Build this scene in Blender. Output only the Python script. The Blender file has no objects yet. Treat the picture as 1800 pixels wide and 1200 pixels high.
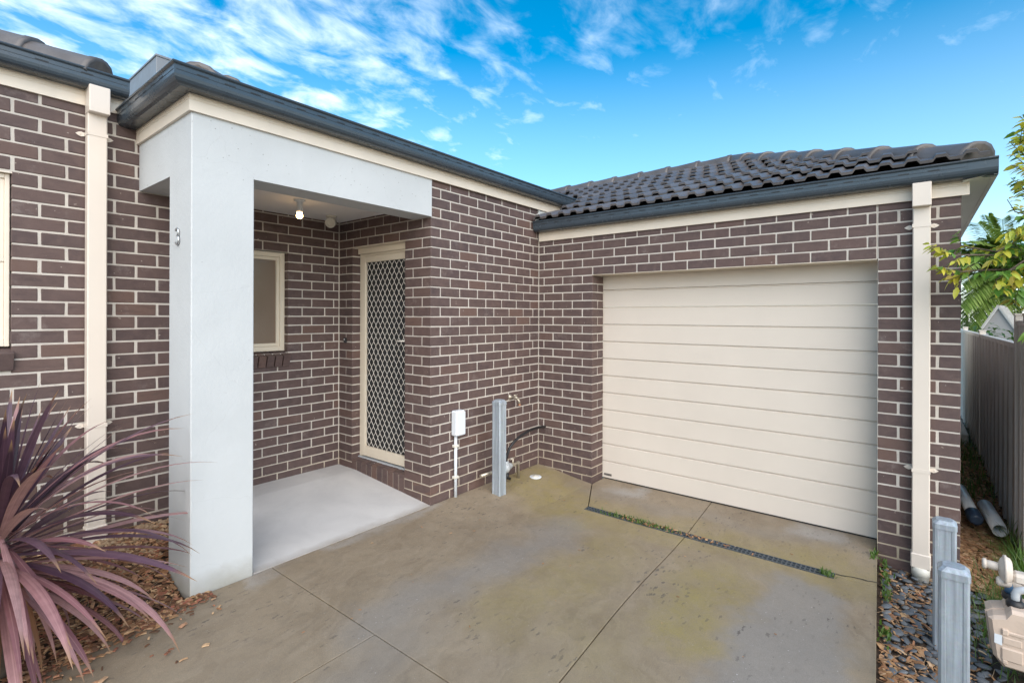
import bpy, bmesh, math, random
from mathutils import Vector, Matrix, noise as mnoise
R = random.Random(7)
S = bpy.context.scene
COL = S.collection
rad = math.radians

# ------------------------------------------------------------------ camera
CAM = Vector((-2.9501, -3.2568, 1.6430))
YAW, ROLL, FPX = 0.67479, 0.00312, 885.85
_f = Vector((math.cos(YAW), math.sin(YAW), 0)); _r0 = Vector((math.sin(YAW), -math.cos(YAW), 0)); _u0 = Vector((0, 0, 1))
_r = _r0*math.cos(ROLL) + _u0*math.sin(ROLL); _u = -_r0*math.sin(ROLL) + _u0*math.cos(ROLL)
cd = bpy.data.cameras.new('camera'); co = bpy.data.objects.new('camera', cd); COL.objects.link(co)
co.matrix_world = Matrix(((_r.x, _u.x, -_f.x, CAM.x), (_r.y, _u.y, -_f.y, CAM.y), (_r.z, _u.z, -_f.z, CAM.z), (0, 0, 0, 1)))
cd.sensor_width = 36; cd.lens = FPX/1800*36; cd.shift_y = -44.8/1800; cd.clip_end = 2000; cd.clip_start = .05
S.camera = co
def ray(u, v):
    return _f + _r*((u-900)/FPX) - _u*((v-555.2)/FPX)
def at(u, v, d):
    return CAM + ray(u, v)*d

# ------------------------------------------------------------------ sky and sun
SUN_EL, SUN_AZ = rad(32), (-0.62, -0.78)      # direction towards the sun (x, y)
W = bpy.data.worlds.new('World'); S.world = W; W.use_nodes = True
nt = W.node_tree; nt.nodes.clear()
def N(t, **k):
    n = nt.nodes.new(t)
    for a, b in k.items():
        setattr(n, a, b)
    return n
L = lambda a, b: nt.links.new(a, b)
out = N('ShaderNodeOutputWorld'); bg = N('ShaderNodeBackground'); bg.inputs[1].default_value = .11
sky = N('ShaderNodeTexSky', sky_type='NISHITA'); sky.sun_disc = False; sky.sun_elevation = SUN_EL
sky.sun_rotation = math.atan2(SUN_AZ[0], SUN_AZ[1]); sky.ozone_density = 3.0; sky.air_density = 1.0; sky.dust_density = .6
hs = N('ShaderNodeHueSaturation'); hs.inputs['Saturation'].default_value = 1.62; hs.inputs['Value'].default_value = 1.04; hs.inputs['Hue'].default_value = .485
L(sky.outputs[0], hs.inputs['Color'])
tc = N('ShaderNodeTexCoord'); sep = N('ShaderNodeSeparateXYZ'); L(tc.outputs['Generated'], sep.inputs[0])
add = N('ShaderNodeMath', operation='ADD'); L(sep.outputs[2], add.inputs[0]); add.inputs[1].default_value = .18
mx = N('ShaderNodeMath', operation='MAXIMUM'); L(add.outputs[0], mx.inputs[0]); mx.inputs[1].default_value = .03
dx = N('ShaderNodeMath', operation='DIVIDE'); dy = N('ShaderNodeMath', operation='DIVIDE')
L(sep.outputs[0], dx.inputs[0]); L(mx.outputs[0], dx.inputs[1]); L(sep.outputs[1], dy.inputs[0]); L(mx.outputs[0], dy.inputs[1])
cmb = N('ShaderNodeCombineXYZ'); L(dx.outputs[0], cmb.inputs[0]); L(dy.outputs[0], cmb.inputs[1])
mp = N('ShaderNodeMapping'); mp.inputs['Rotation'].default_value = (0, 0, rad(20)); mp.inputs['Scale'].default_value = (2.0, 2.9, 1); mp.inputs['Location'].default_value = (3.1, 1.7, 0)
L(cmb.outputs[0], mp.inputs[0])
n1 = N('ShaderNodeTexNoise'); n1.inputs['Scale'].default_value = 3.1; n1.inputs['Detail'].default_value = 8; n1.inputs['Roughness'].default_value = .58; n1.inputs['Distortion'].default_value = .35
L(mp.outputs[0], n1.inputs['Vector'])
# a bank of broken cloud towards the north-west, thin wisps elsewhere
bk_ = N('ShaderNodeVectorMath', operation='DOT_PRODUCT'); L(cmb.outputs[0], bk_.inputs[0]); bk_.inputs[1].default_value = (-.625, .781, 0)
big = N('ShaderNodeMapRange', interpolation_type='SMOOTHSTEP'); L(bk_.outputs['Value'], big.inputs[0]); big.inputs[1].default_value = -.25; big.inputs[2].default_value = .95; big.inputs[3].default_value = -.055; big.inputs[4].default_value = .085
sm = N('ShaderNodeMath', operation='ADD'); L(n1.outputs['Fac'], sm.inputs[0]); L(big.outputs[0], sm.inputs[1])
cr = N('ShaderNodeMapRange', interpolation_type='SMOOTHSTEP'); L(sm.outputs[0], cr.inputs[0]); cr.inputs[1].default_value = .37; cr.inputs[2].default_value = .88; cr.inputs[3].default_value = 0; cr.inputs[4].default_value = .85
# pale veil towards the horizon
hz = N('ShaderNodeMapRange'); L(sep.outputs[2], hz.inputs[0]); hz.inputs[1].default_value = .0; hz.inputs[2].default_value = .46; hz.inputs[3].default_value = .52; hz.inputs[4].default_value = 0
thin = N('ShaderNodeMapRange', interpolation_type='SMOOTHSTEP'); L(bk_.outputs['Value'], thin.inputs[0]); thin.inputs[1].default_value = -.5; thin.inputs[2].default_value = .75; thin.inputs[3].default_value = .42; thin.inputs[4].default_value = .95
cth = N('ShaderNodeMath', operation='MULTIPLY'); L(cr.outputs[0], cth.inputs[0]); L(thin.outputs[0], cth.inputs[1])
cm = N('ShaderNodeMath', operation='MAXIMUM'); L(cth.outputs[0], cm.inputs[0]); L(hz.outputs[0], cm.inputs[1])
mixc = N('ShaderNodeMix', data_type='RGBA'); L(cm.outputs[0], mixc.inputs['Factor']); L(hs.outputs[0], mixc.inputs['A']); mixc.inputs['B'].default_value = (7.3, 8.0, 8.6, 1)
L(mixc.outputs['Result'], bg.inputs[0]); L(bg.outputs[0], out.inputs[0])
sd = bpy.data.lights.new('sun', 'SUN'); sd.energy = 2.4; sd.angle = rad(85); sd.color = (1, .885, .74)
so = bpy.data.objects.new('sun', sd); COL.objects.link(so); so.location = (-6, -10, 12)
_h = Vector((SUN_AZ[0], SUN_AZ[1], 0)).normalized()
so.rotation_euler = (-(_h*math.cos(SUN_EL) + Vector((0, 0, math.sin(SUN_EL))))).to_track_quat('-Z', 'Y').to_euler()
S.view_settings.view_transform = 'Standard'; S.view_settings.look = 'None'; S.view_settings.exposure = 1.03; S.view_settings.gamma = 1
S.view_settings.use_curve_mapping = False
S.render.engine = 'CYCLES'; S.cycles.max_bounces = 8; S.cycles.diffuse_bounces = 5

# ------------------------------------------------------------------ materials
def srgb(h):
    return tuple(((c/255)/12.92 if c/255 <= .04045 else ((c/255+.055)/1.055)**2.4) for c in h)
class Mat:
    """Small node builder."""
    def __init__(self, name):
        self.m = bpy.data.materials.new(name); self.m.use_nodes = True; self.t = self.m.node_tree; self.b = self.t.nodes['Principled BSDF']
    def n(self, t, inp=None, **k):
        n = self.t.nodes.new(t)
        for a, b in k.items():
            setattr(n, a, b)
        for a, b in (inp or {}).items():
            if isinstance(b, bpy.types.NodeSocket):
                self.t.links.new(b, n.inputs[a])
            else:
                n.inputs[a].default_value = b
        return n
    def set(self, **k):
        for a, b in k.items():
            a = a.replace('_', ' ')
            if isinstance(b, bpy.types.NodeSocket):
                self.t.links.new(b, self.b.inputs[a])
            else:
                self.b.inputs[a].default_value = (b + (1,)) if isinstance(b, tuple) and len(b) == 3 and 'Color' in a else b
    def coord(self, obj_random=False, world=False):
        c = self.n('ShaderNodeTexCoord').outputs['Object'] if not world else self.n('ShaderNodeNewGeometry').outputs['Position']
        if obj_random:
            r = self.n('ShaderNodeObjectInfo').outputs['Random']
            s = self.n('ShaderNodeMath', {0: r, 1: 57.0}, operation='MULTIPLY').outputs[0]
            c = self.n('ShaderNodeVectorMath', {0: c, 1: s}, operation='ADD').outputs[0]
        return c
    def noise(self, vec, scale, detail=4, rough=.55, dist=0, stretch=None):
        if stretch:
            vec = self.n('ShaderNodeMapping', {'Vector': vec, 'Scale': stretch}).outputs[0]
        return self.n('ShaderNodeTexNoise', {'Vector': vec, 'Scale': scale, 'Detail': detail, 'Roughness': rough, 'Distortion': dist}).outputs['Fac']
    def rng(self, v, a, b, c, d, smooth=False):
        return self.n('ShaderNodeMapRange', {0: v, 1: a, 2: b, 3: c, 4: d}, interpolation_type='SMOOTHSTEP' if smooth else 'LINEAR').outputs[0]
    def mix(self, f, a, b, blend='MIX'):
        n = self.n('ShaderNodeMix', data_type='RGBA', blend_type=blend)
        for k, v in (('Factor', f), ('A', a), ('B', b)):
            if isinstance(v, bpy.types.NodeSocket):
                self.t.links.new(v, n.inputs[k])
            else:
                n.inputs[k].default_value = v if k == 'Factor' else tuple(v) + ((1,) if len(v) == 3 else ())
        return n.outputs['Result']
    def ramp(self, f, stops, const=False):
        n = self.n('ShaderNodeValToRGB', {'Fac': f}); e = n.color_ramp.elements
        if const:
            n.color_ramp.interpolation = 'CONSTANT'
        while len(e) < len(stops):
            e.new(.5)
        for i, (p, c) in enumerate(stops):
            e[i].position = p; e[i].color = tuple(c) + (1,)
        return n.outputs['Color']
    def math(self, op, a, b=0.0):
        return self.n('ShaderNodeMath', {0: a, 1: b}, operation=op).outputs[0]
    def bump(self, h, strength=.3, dist=.002):
        self.set(Normal=self.n('ShaderNodeBump', {'Height': h, 'Strength': strength, 'Distance': dist}).outputs[0])

def simple(name, rgb, rough=.5, var=.12, scale=8, metal=0, bump=0, bscale=200, spec=.5, rnd=0, dirt=0):
    M = Mat(name); c = M.coord()
    f = M.noise(c, scale, 5)
    col = M.mix(M.rng(f, .3, .7, 0, 1), tuple(x*(1-var) for x in rgb), tuple(min(1, x*(1+var)) for x in rgb))
    if rnd:
        r = M.n('ShaderNodeObjectInfo').outputs['Random']
        col = M.mix(1.0, col, M.ramp(r, [(0, (1-rnd,)*3), (1, (1, 1, 1))]), 'MULTIPLY')
    if dirt:
        d = M.rng(M.noise(c, scale*2.3, 6, .7, 1), .55, .8, 0, dirt)
        col = M.mix(d, col, tuple(x*.45 for x in rgb))
    M.set(Base_Color=col, Roughness=M.rng(M.noise(c, scale*3, 3), .3, .7, rough*.85, min(1, rough*1.15)), Metallic=metal)
    M.b.inputs['Specular IOR Level'].default_value = spec
    if bump:
        M.bump(M.noise(c, bscale, 3), bump)
    return M.m
MT = {}
def brick_mat():
    M = Mat('clay_brick'); c = M.coord(True); r = M.n('ShaderNodeObjectInfo').outputs['Random']
    base = M.ramp(r, [(0, (.080, .055, .054)), (.3, (.089, .060, .057)), (.6, (.098, .065, .060)), (.88, (.108, .070, .064)), (.97, (.130, .078, .063)), (1, (.092, .067, .066))])
    f = M.noise(c, 14, 6, .6, .5)
    col = M.mix(M.rng(f, .38, .72, 0, .55), base, (.145, .098, .086), 'MIX')
    st = M.noise(c, 7, 4, .6, 0, (1, 1, 5))
    col = M.mix(M.rng(st, .55, .75, 0, .45), col, (.045, .03, .031))
    sp = M.noise(c, 160, 2)
    col = M.mix(M.rng(sp, .66, .74, 0, .5), col, (.03, .02, .02))
    chip = M.noise(c, 36, 1)
    col = M.mix(M.rng(chip, .76, .80, 0, .55), col, (.42, .36, .32))
    # faint lime bloom
    col = M.mix(M.rng(M.noise(c, 5, 6, .75), .58, .80, 0, .34), col, (.36, .31, .29))
    M.set(Base_Color=col, Roughness=.66); M.b.inputs['Specular IOR Level'].default_value = .35
    M.bump(M.math('ADD', M.noise(c, 90, 4), M.noise(c, 9, 2)), .35, .0018)
    return M.m
MT['brick'] = brick_mat()
def mortar_mat():
    M = Mat('mortar'); c = M.coord(world=True)
    col = M.mix(M.rng(M.noise(c, 3, 5, .6), .35, .7, 0, 1), (.48, .44, .395), (.61, .565, .51))
    col = M.mix(M.rng(M.noise(c, 60, 3, .7), .55, .75, 0, .5), col, (.36, .33, .29))
    # splash dirt close to the ground
    z = M.n('ShaderNodeSeparateXYZ', {0: c}).outputs[2]
    low = M.rng(M.math('ADD', z, M.math('MULTIPLY', M.noise(c, 5, 3), -.25)), -.25, .32, .75, 0)
    col = M.mix(low, col, (.36, .28, .17))
    M.set(Base_Color=col, Roughness=.95); M.b.inputs['Specular IOR Level'].default_value = .1
    M.bump(M.noise(c, 140, 4, .7), .7, .003)
    return M.m
MT['mortar'] = mortar_mat()
def render_mat():
    M = Mat('grey_render'); c = M.coord(world=True)
    col = M.mix(M.rng(M.noise(c, 1.6, 4), .35, .65, 0, 1), (.50, .52, .53), (.545, .565, .575))
    z = M.n('ShaderNodeSeparateXYZ', {0: c}).outputs[2]
    # mould specks, more of them under the eaves
    v = M.n('ShaderNodeTexVoronoi', {'Vector': c, 'Scale': 24.0}).outputs['Distance']
    v2 = M.math('ADD', v, M.math('MULTIPLY', M.noise(c, 60, 2), .10))
    gate = M.math('ADD', M.noise(c, 2.3, 3), M.rng(z, 2.2, 2.8, 0, .24))
    speck = M.math('MULTIPLY', M.rng(v2, .10, .16, 1, 0), M.rng(gate, .57, .72, 0, .7))
    col = M.mix(speck, col, (.19, .19, .18))
    low = M.rng(M.math('ADD', z, M.math('MULTIPLY', M.noise(c, 7, 4), -.14)), -.07, .09, .75, 0)
    col = M.mix(low, col, (.27, .25, .20))
    crk = M.n('ShaderNodeTexVoronoi', {'Vector': M.n('ShaderNodeVectorMath', {0: c, 1: M.n('ShaderNodeVectorMath', {0: M.n('ShaderNodeTexNoise', {'Vector': c, 'Scale': 7.0, 'Detail': 5.0}).outputs['Color'], 1: (.12, .12, .12)}, operation='MULTIPLY').outputs[0]}, operation='ADD').outputs[0], 'Scale': 1.15}, feature='DISTANCE_TO_EDGE').outputs['Distance']
    col = M.mix(M.rng(crk, .0005, .0018, .13, 0), col, (.25, .25, .24))
    st = M.noise(c, 5, 4, .6, .3, (1, 1, .12))
    col = M.mix(M.rng(st, .55, .75, 0, .12), col, (.45, .47, .47))
    M.set(Base_Color=col, Roughness=.85); M.b.inputs['Specular IOR Level'].default_value = .2
    M.bump(M.math('ADD', M.noise(c, 55, 5, .65), M.math('MULTIPLY', M.noise(c, 6, 2), 1.6)), .5, .0035)
    return M.m
MT['render'] = render_mat()
def concrete_mat():
    M = Mat('driveway_concrete'); c = M.coord(world=True)
    xyz = M.n('ShaderNodeSeparateXYZ', {0: c}); X, Y = xyz.outputs[0], xyz.outputs[1]
    w = M.n('ShaderNodeTexNoise', {'Vector': c, 'Scale': 1.7, 'Detail': 6.0, 'Roughness': .62})
    wv = M.n('ShaderNodeVectorMath', {0: M.n('ShaderNodeVectorMath', {0: w.outputs['Color'], 1: (.5, .5, .5)}, operation='SUBTRACT').outputs[0], 1: (.75, .75, 0)}, operation='MULTIPLY').outputs[0]
    cw = M.n('ShaderNodeVectorMath', {0: c, 1: wv}, operation='ADD').outputs[0]
    col = M.mix(M.rng(M.noise(c, 2.2, 7, .62), .32, .68, 0, 1), (.235, .178, .116), (.345, .271, .183))
    col = M.mix(M.rng(M.noise(c, 9, 6, .7, .6), .48, .72, 0, .35), col, (.15, .125, .095))
    stk = M.noise(M.n('ShaderNodeMapping', {'Vector': cw, 'Rotation': (0, 0, rad(-20))}).outputs[0], 3.2, 6, .65, .4, (1, 5, 1))
    col = M.mix(M.rng(stk, .42, .68, 0, .5), col, (.40, .325, .235))
    def seg(ax, ay, bx, by, r0, r1):
        """1 inside a capsule between two points, fading to 0, with a wandering edge"""
        d = (bx-ax, by-ay, 0); ln2 = d[0]**2 + d[1]**2 or 1e-6
        rel = M.n('ShaderNodeVectorMath', {0: cw, 1: (ax, ay, 0)}, operation='SUBTRACT').outputs[0]
        t = M.n('ShaderNodeVectorMath', {0: rel, 1: (d[0]/ln2, d[1]/ln2, 0)}, operation='DOT_PRODUCT').outputs['Value']
        t = M.n('ShaderNodeClamp', {0: t}).outputs[0]
        pr = M.n('ShaderNodeVectorMath', {0: d, 1: t}, operation='MULTIPLY').outputs[0]
        rel = M.n('ShaderNodeVectorMath', {0: rel, 1: pr}, operation='SUBTRACT').outputs[0]
        rel = M.n('ShaderNodeVectorMath', {0: rel, 1: (1, 1, 0)}, operation='MULTIPLY').outputs[0]
        ln = M.n('ShaderNodeVectorMath', {0: rel}, operation='LENGTH').outputs['Value']
        return M.rng(ln, r0, r1, 1, 0, True)
    mx_ = lambda a, b: M.math('MAXIMUM', a, b)
    # olive algae
    alg = seg(-.35, -2.32, .45, -2.22, .02, .34)
    alg = mx_(alg, M.math('MULTIPLY', seg(1.3, -.25, .75, -1.0, .15, .55), .85))
    alg = mx_(alg, M.math('MULTIPLY', seg(.95, -1.1, 1.05, -2.9, .06, .5), .75))
    alg = mx_(alg, M.math('MULTIPLY', seg(.55, -1.55, -.8, -1.55, .0, .42), .6))
    alg = mx_(alg, M.math('MULTIPLY', seg(-1.4, -2.4, -.6, -1.9, .0, .5), .35))
    pat = M.math('MULTIPLY', M.rng(M.noise(c, 6, 7, .75), .3, .62, .2, 1), M.rng(M.noise(c, 130, 3, .7), .3, .6, .5, 1))
    col = M.mix(M.math('MULTIPLY', M.math('MULTIPLY', alg, pat), .88), col, (.325, .26, .065))
    # worn grey wheel and wash tracks
    g = seg(.55, -2.72, -1.1, -2.78, .16, .34)
    g = mx_(g, M.math('MULTIPLY', seg(.5, -1.1, -1.3, -1.05, .0, .34), .8))
    g = mx_(g, M.math('MULTIPLY', seg(-1.3, -1.2, -2.3, -1.75, .0, .4), .6))
    g = mx_(g, M.math('MULTIPLY', seg(1.4, -.75, 1.5, -3.0, .0, .22), .35))
    col = M.mix(M.math('MULTIPLY', g, .72), col, M.mix(M.noise(c, 40, 3), (.235, .222, .21), (.325, .31, .295)))
    # pale bloom by the door and the porch edge
    pale = mx_(seg(1.62, -.95, 1.64, -1.05, .02, .2), seg(1.66, -2.55, 1.62, -2.75, .02, .22))
    pale = mx_(pale, M.math('MULTIPLY', seg(-1.5, -.02, .05, -.02, .0, .12), .7))
    col = M.mix(M.math('MULTIPLY', pale, .6), col, (.44, .43, .42))
    # rim of algae on the right-hand edge
    edge = M.rng(M.math('ADD', Y, M.math('MULTIPLY', X, -.045)), -3.09, -3.16, 0, .75)
    col = M.mix(edge, col, (.105, .098, .042))
    # damp leaf and drip marks
    cs = M.n('ShaderNodeMapping', {'Vector': c, 'Scale': (.8, 2.3, 1), 'Rotation': (0, 0, rad(40))}).outputs[0]
    v = M.n('ShaderNodeTexVoronoi', {'Vector': M.n('ShaderNodeVectorMath', {0: cs, 1: M.n('ShaderNodeVectorMath', {0: M.n('ShaderNodeTexNoise', {'Vector': c, 'Scale': 55.0, 'Detail': 4.0, 'Roughness': .7}).outputs['Color'], 1: (.085, .085, 0)}, operation='MULTIPLY').outputs[0]}, operation='ADD').outputs[0], 'Scale': 17.0})
    clu = seg(.12, -2.0, .02, -2.10, .03, .26)
    thr = M.math('ADD', M.math('MULTIPLY', M.n('ShaderNodeSeparateColor', {0: v.outputs['Color']}).outputs[0], .31), M.math('MULTIPLY', clu, .14))
    sp = M.rng(M.math('SUBTRACT', thr, v.outputs['Distance']), -.01, .03, 0, 1)
    gate = mx_(M.rng(M.noise(c, 1.3, 3), .44, .62, .08, .95), clu)
    col = M.mix(M.math('MULTIPLY', M.math('MULTIPLY', sp, gate), .85), col, (.085, .072, .062))
    # lime flecks
    v3 = M.n('ShaderNodeTexVoronoi', {'Vector': c, 'Scale': 48.0})
    t3 = M.math('MULTIPLY', M.rng(M.n('ShaderNodeSeparateColor', {0: v3.outputs['Color']}).outputs[1], .62, 1, 0, 1), .17)
    fl = M.rng(M.math('SUBTRACT', t3, v3.outputs['Distance']), -.01, .03, 0, 1)
    col = M.mix(M.math('MULTIPLY', fl, mx_(g, .3)), col, (.58, .57, .54))
    fine = M.noise(c, 320, 3, .7)
    col = M.mix(M.rng(fine, .36, .66, 0, .55), col, (.12, .105, .088))
    M.set(Base_Color=col, Roughness=M.rng(M.noise(c, 2.5, 5), .3, .7, .52, .74)); M.b.inputs['Specular IOR Level'].default_value = .42
    M.bump(M.math('ADD', M.noise(c, 220, 4, .7), M.math('MULTIPLY', M.noise(c, 18, 4), 1.5)), .35, .0025)
    return M.m
MT['concrete'] = concrete_mat()
def porch_mat():
    M = Mat('porch_concrete'); c = M.coord(world=True)
    col = M.mix(M.rng(M.noise(c, 2.1, 6, .6, .4), .3, .7, 0, 1), (.47, .46, .455), (.60, .585, .57))
    col = M.mix(M.rng(M.noise(c, 5, 6, .7, .8), .55, .75, 0, .4), col, (.60, .60, .59))
    col = M.mix(M.rng(M.noise(c, 90, 2), .7, .76, 0, .5), col, (.2, .19, .18))
    y = M.n('ShaderNodeSeparateXYZ', {0: c}).outputs[1]
    col = M.mix(M.rng(M.math('ADD', y, M.math('MULTIPLY', M.noise(c, 6, 4), .12)), .05, .14, .65, 0), col, (.29, .25, .205))
    M.set(Base_Color=col, Roughness=.6); M.b.inputs['Specular IOR Level'].default_value = .35
    M.bump(M.noise(c, 150, 4, .7), .25, .002)
    return M.m
MT['porch'] = porch_mat()
MT['cream'] = simple('cream_paint', (.74, .655, .55), .42, .05, 3, bump=.04, dirt=.12)
MT['door_cream'] = simple('cream_door_steel', (.64, .575, .505), .4, .03, 2, bump=.05, bscale=500)
MT['pipe_cream'] = simple('cream_pipe_steel', (.68, .605, .53), .35, .03, 2.5)
MT['frame'] = simple('cream_frame', (.70, .62, .50), .35, .03, 3)
MT['lattice'] = simple('lattice_cream', (.70, .66, .60), .4, .03, 3)
MT['gutter'] = simple('slate_gutter', (.044, .060, .077), .26, .12, 4, spec=.6)
MT['slot'] = simple('slot_dark', (.012, .016, .02), .6)
MT['soffit'] = simple('soffit_paint', (.74, .76, .76), .6, .03, 2)
MT['ceiling'] = simple('ceiling_paint', (.78, .77, .765), .7, .03, 1.5)
MT['flash'] = simple('pale_flashing', (.55, .56, .55), .5, .15, 6)
MT['black'] = simple('black_rubber', (.014, .014, .016), .45)
MT['gutter_black'] = simple('grate_plastic', (.065, .078, .09), .45, .15, 20)
MT['dark'] = simple('dark_door', (.03, .032, .034), .6)
MT['white'] = simple('white_plastic', (.66, .70, .74), .32, .03, 6)
MT['offwhite'] = simple('aged_white_plastic', (.66, .64, .57), .4, .06, 9)
MT['brass'] = simple('tarnished_brass', (.50, .45, .37), .42, .25, 30, metal=.75)
MT['copper'] = simple('copper_part', (.40, .2, .12), .4, .2, 30, metal=.7)
MT['sheet'] = simple('grey_sheet_metal', (.20, .215, .235), .4, .08, 5, spec=.5)
MT['conc_small'] = simple('pale_concrete', (.50, .48, .42), .85, .15, 9, bump=.3)
def galv_mat():
    M = Mat('galvanised_steel'); c = M.coord()
    st = M.noise(c, 46, 4, .65, 0, (1, 1, .045))
    v = M.n('ShaderNodeTexVoronoi', {'Vector': c, 'Scale': 110.0}).outputs['Color']
    col = M.mix(M.rng(st, .3, .7, 0, 1), (.25, .28, .31), (.44, .50, .56))
    col = M.mix(.07, col, v, 'MULTIPLY')
    col = M.mix(M.rng(M.noise(c, 9, 5, .7), .58, .75, 0, .35), col, (.62, .65, .67))
    M.set(Base_Color=col, Metallic=.3, Roughness=M.rng(M.noise(c, 20, 3), .3, .7, .34, .55))
    return M.m
MT['galv'] = galv_mat()
def tile_mat():
    M = Mat('roof_tile_grey'); c = M.coord(True); r = M.n('ShaderNodeObjectInfo').outputs['Random']
    col = M.ramp(r, [(0, (.075, .070, .074)), (.5, (.095, .088, .092)), (1, (.118, .108, .110))])
    col = M.mix(M.rng(M.noise(c, 12, 5, .65), .4, .7, 0, .45), col, (.12, .105, .10))
    col = M.mix(M.rng(M.noise(c, 30, 3, .7), .64, .76, 0, .45), col, (.22, .20, .12))
    M.set(Base_Color=col, Roughness=.36); M.b.inputs['Specular IOR Level'].default_value = .8
    M.bump(M.noise(c, 120, 4, .7), .25, .002)
    return M.m
MT['tile'] = tile_mat()
MT['cap'] = simple('ridge_cap_brown', (.115, .105, .104), .42, .2, 9, bump=.2, rnd=.25, dirt=.3)
MT['mortar_bed'] = simple('ridge_bedding', (.12, .105, .095), .9, .2, 20, bump=.5)
def fence_mat():
    M = Mat('fence_steel'); c = M.coord(world=True)
    col = M.mix(M.rng(M.noise(c, 1.5, 4), .3, .7, 0, 1), (.56, .53, .485), (.66, .62, .575))
    st = M.noise(c, 9, 5, .65, .2, (1, 1, .08))
    col = M.mix(M.rng(st, .56, .75, 0, .35), col, (.30, .27, .22))
    M.set(Base_Color=col, Roughness=.4)
    return M.m
MT['fence'] = fence_mat()
MT['fence_post'] = simple('fence_post_steel', (.62, .58, .53), .4, .05, 3)
def frosted():
    M = Mat('frosted_glass'); c = M.coord(world=True)
    v = M.n('ShaderNodeTexVoronoi', {'Vector': c, 'Scale': 75.0}, feature='SMOOTH_F1').outputs['Distance']
    M.set(Base_Color=(.20, .150, .112), Roughness=.06, Metallic=0.0); M.b.inputs['Specular IOR Level'].default_value = .75
    M.bump(v, .10, .006)
    return M.m
MT['frosted'] = frosted()
MT['pane_blind'] = simple('pane_with_blind', (.66, .63, .57), .16, .04, 2, spec=.6)
MT['pane_blue'] = simple('pane_grey_blue', (.16, .21, .26), .08, .1, 2, spec=.7)
def leafmat(name, cols, rough=.4, trans=.25, vein=0):
    M = Mat(name); c = M.coord(True); r = M.n('ShaderNodeObjectInfo').outputs['Random']
    a = M.n('ShaderNodeAttribute', attribute_name='tint').outputs['Fac']
    k = M.n('ShaderNodeMath', {0: r, 1: M.math('MULTIPLY', a, 1.0)}, operation='ADD').outputs[0]
    k = M.math('FRACT', k)
    n = len(cols)
    col = M.ramp(k, [(i/(n-1), cc) for i, cc in enumerate(cols)])
    col = M.mix(M.rng(M.noise(c, 25, 4), .3, .7, 0, .35), col, tuple(x*.55 for x in cols[0]))
    if vein:
        ac = M.n('ShaderNodeAttribute', attribute_name='across').outputs['Fac']; al = M.n('ShaderNodeAttribute', attribute_name='along').outputs['Fac']
        sv = M.n('ShaderNodeCombineXYZ', {0: M.math('MULTIPLY', ac, 9.0), 1: M.math('MULTIPLY', al, 1.4), 2: M.math('MULTIPLY', r, 40.0)}).outputs[0]
        st_ = M.noise(sv, 1.0, 4, .6)
        col = M.mix(M.rng(st_, .35, .65, 0, .5), col, tuple(x*.55 for x in cols[1]))
        col = M.mix(M.rng(M.math('ABSOLUTE', ac), .02, .16, .35, 0), col, cols[3 % n])
        blt = M.noise(sv, 3.0, 3, .7)
        col = M.mix(M.rng(blt, .66, .74, 0, .5), col, (.10, .04, .04))
        col = M.mix(M.rng(M.math('ADD', al, M.math('MULTIPLY', blt, .12)), .92, 1.02, 0, .9), col, (.34, .2, .11))
    M.set(Base_Color=col, Roughness=rough)
    tr = M.n('ShaderNodeBsdfTranslucent', {'Color': M.mix(1.0, col, (1.5, 1.5, .9), 'MULTIPLY')})
    ms = M.n('ShaderNodeMixShader', {0: trans, 1: M.b.outputs[0], 2: tr.outputs[0]})
    M.t.links.new(ms.outputs[0], M.t.nodes['Material Output'].inputs[0])
    return M.m
MT['cordyline'] = leafmat('cordyline_leaf', [(.20, .085, .10), (.34, .16, .175), (.46, .25, .255), (.56, .34, .33), (.38, .21, .25)], .42, .18, 1)
MT['cordyline_dark'] = leafmat('cordyline_young_leaf', [(.045, .022, .036), (.085, .042, .068), (.14, .075, .11), (.18, .10, .13)], .38, .14, 1)
MT['dead_leaf'] = leafmat('withered_leaf', [(.33, .16, .08), (.42, .24, .13), (.28, .14, .08), (.4, .22, .12)], .6, .15, 1)
MT['leaf_green'] = leafmat('tree_leaf_green', [(.06, .16, .03), (.12, .26, .045), (.22, .35, .06)], .3, .3)
MT['leaf_yellow'] = leafmat('tree_leaf_yellow', [(.48, .50, .06), (.62, .55, .08), (.38, .48, .07), (.62, .46, .14)], .35, .35)
MT['palm_leaf'] = leafmat('palm_leaf', [(.17, .27, .06), (.27, .38, .10), (.36, .45, .15)], .35, .3)
MT['shrub'] = leafmat('shrub_leaf', [(.04, .09, .025), (.07, .14, .035), (.13, .2, .05)], .45, .2)
MT['grass'] = leafmat('grass_blade', [(.05, .12, .02), (.10, .19, .03), (.16, .21, .06)], .45, .3)
MT['bark'] = simple('bark', (.11, .085, .065), .9, .3, 20, bump=.6, bscale=60)
def chipmat(name, cols, rough=.85):
    M = Mat(name); a = M.n('ShaderNodeAttribute', attribute_name='tint').outputs['Fac']; c = M.coord(world=True)
    n = len(cols)
    col = M.ramp(a, [(i/(n-1), cc) for i, cc in enumerate(cols)])
    col = M.mix(M.rng(M.noise(c, 60, 3), .35, .7, 0, .5), col, tuple(x*.4 for x in cols[n//2]))
    M.set(Base_Color=col, Roughness=rough); M.b.inputs['Specular IOR Level'].default_value = .25
    return M.m
MT['mulch'] = chipmat('mulch_chip', [(.08, .042, .028), (.18, .085, .05), (.34, .17, .085), (.09, .05, .035), (.50, .29, .15), (.62, .42, .25), (.36, .13, .085), (.13, .07, .045)])
MT['leaflitter'] = chipmat('leaf_litter', [(.26, .125, .055), (.42, .24, .12), (.19, .09, .045), (.55, .35, .19), (.33, .14, .075), (.60, .43, .27)])
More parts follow.
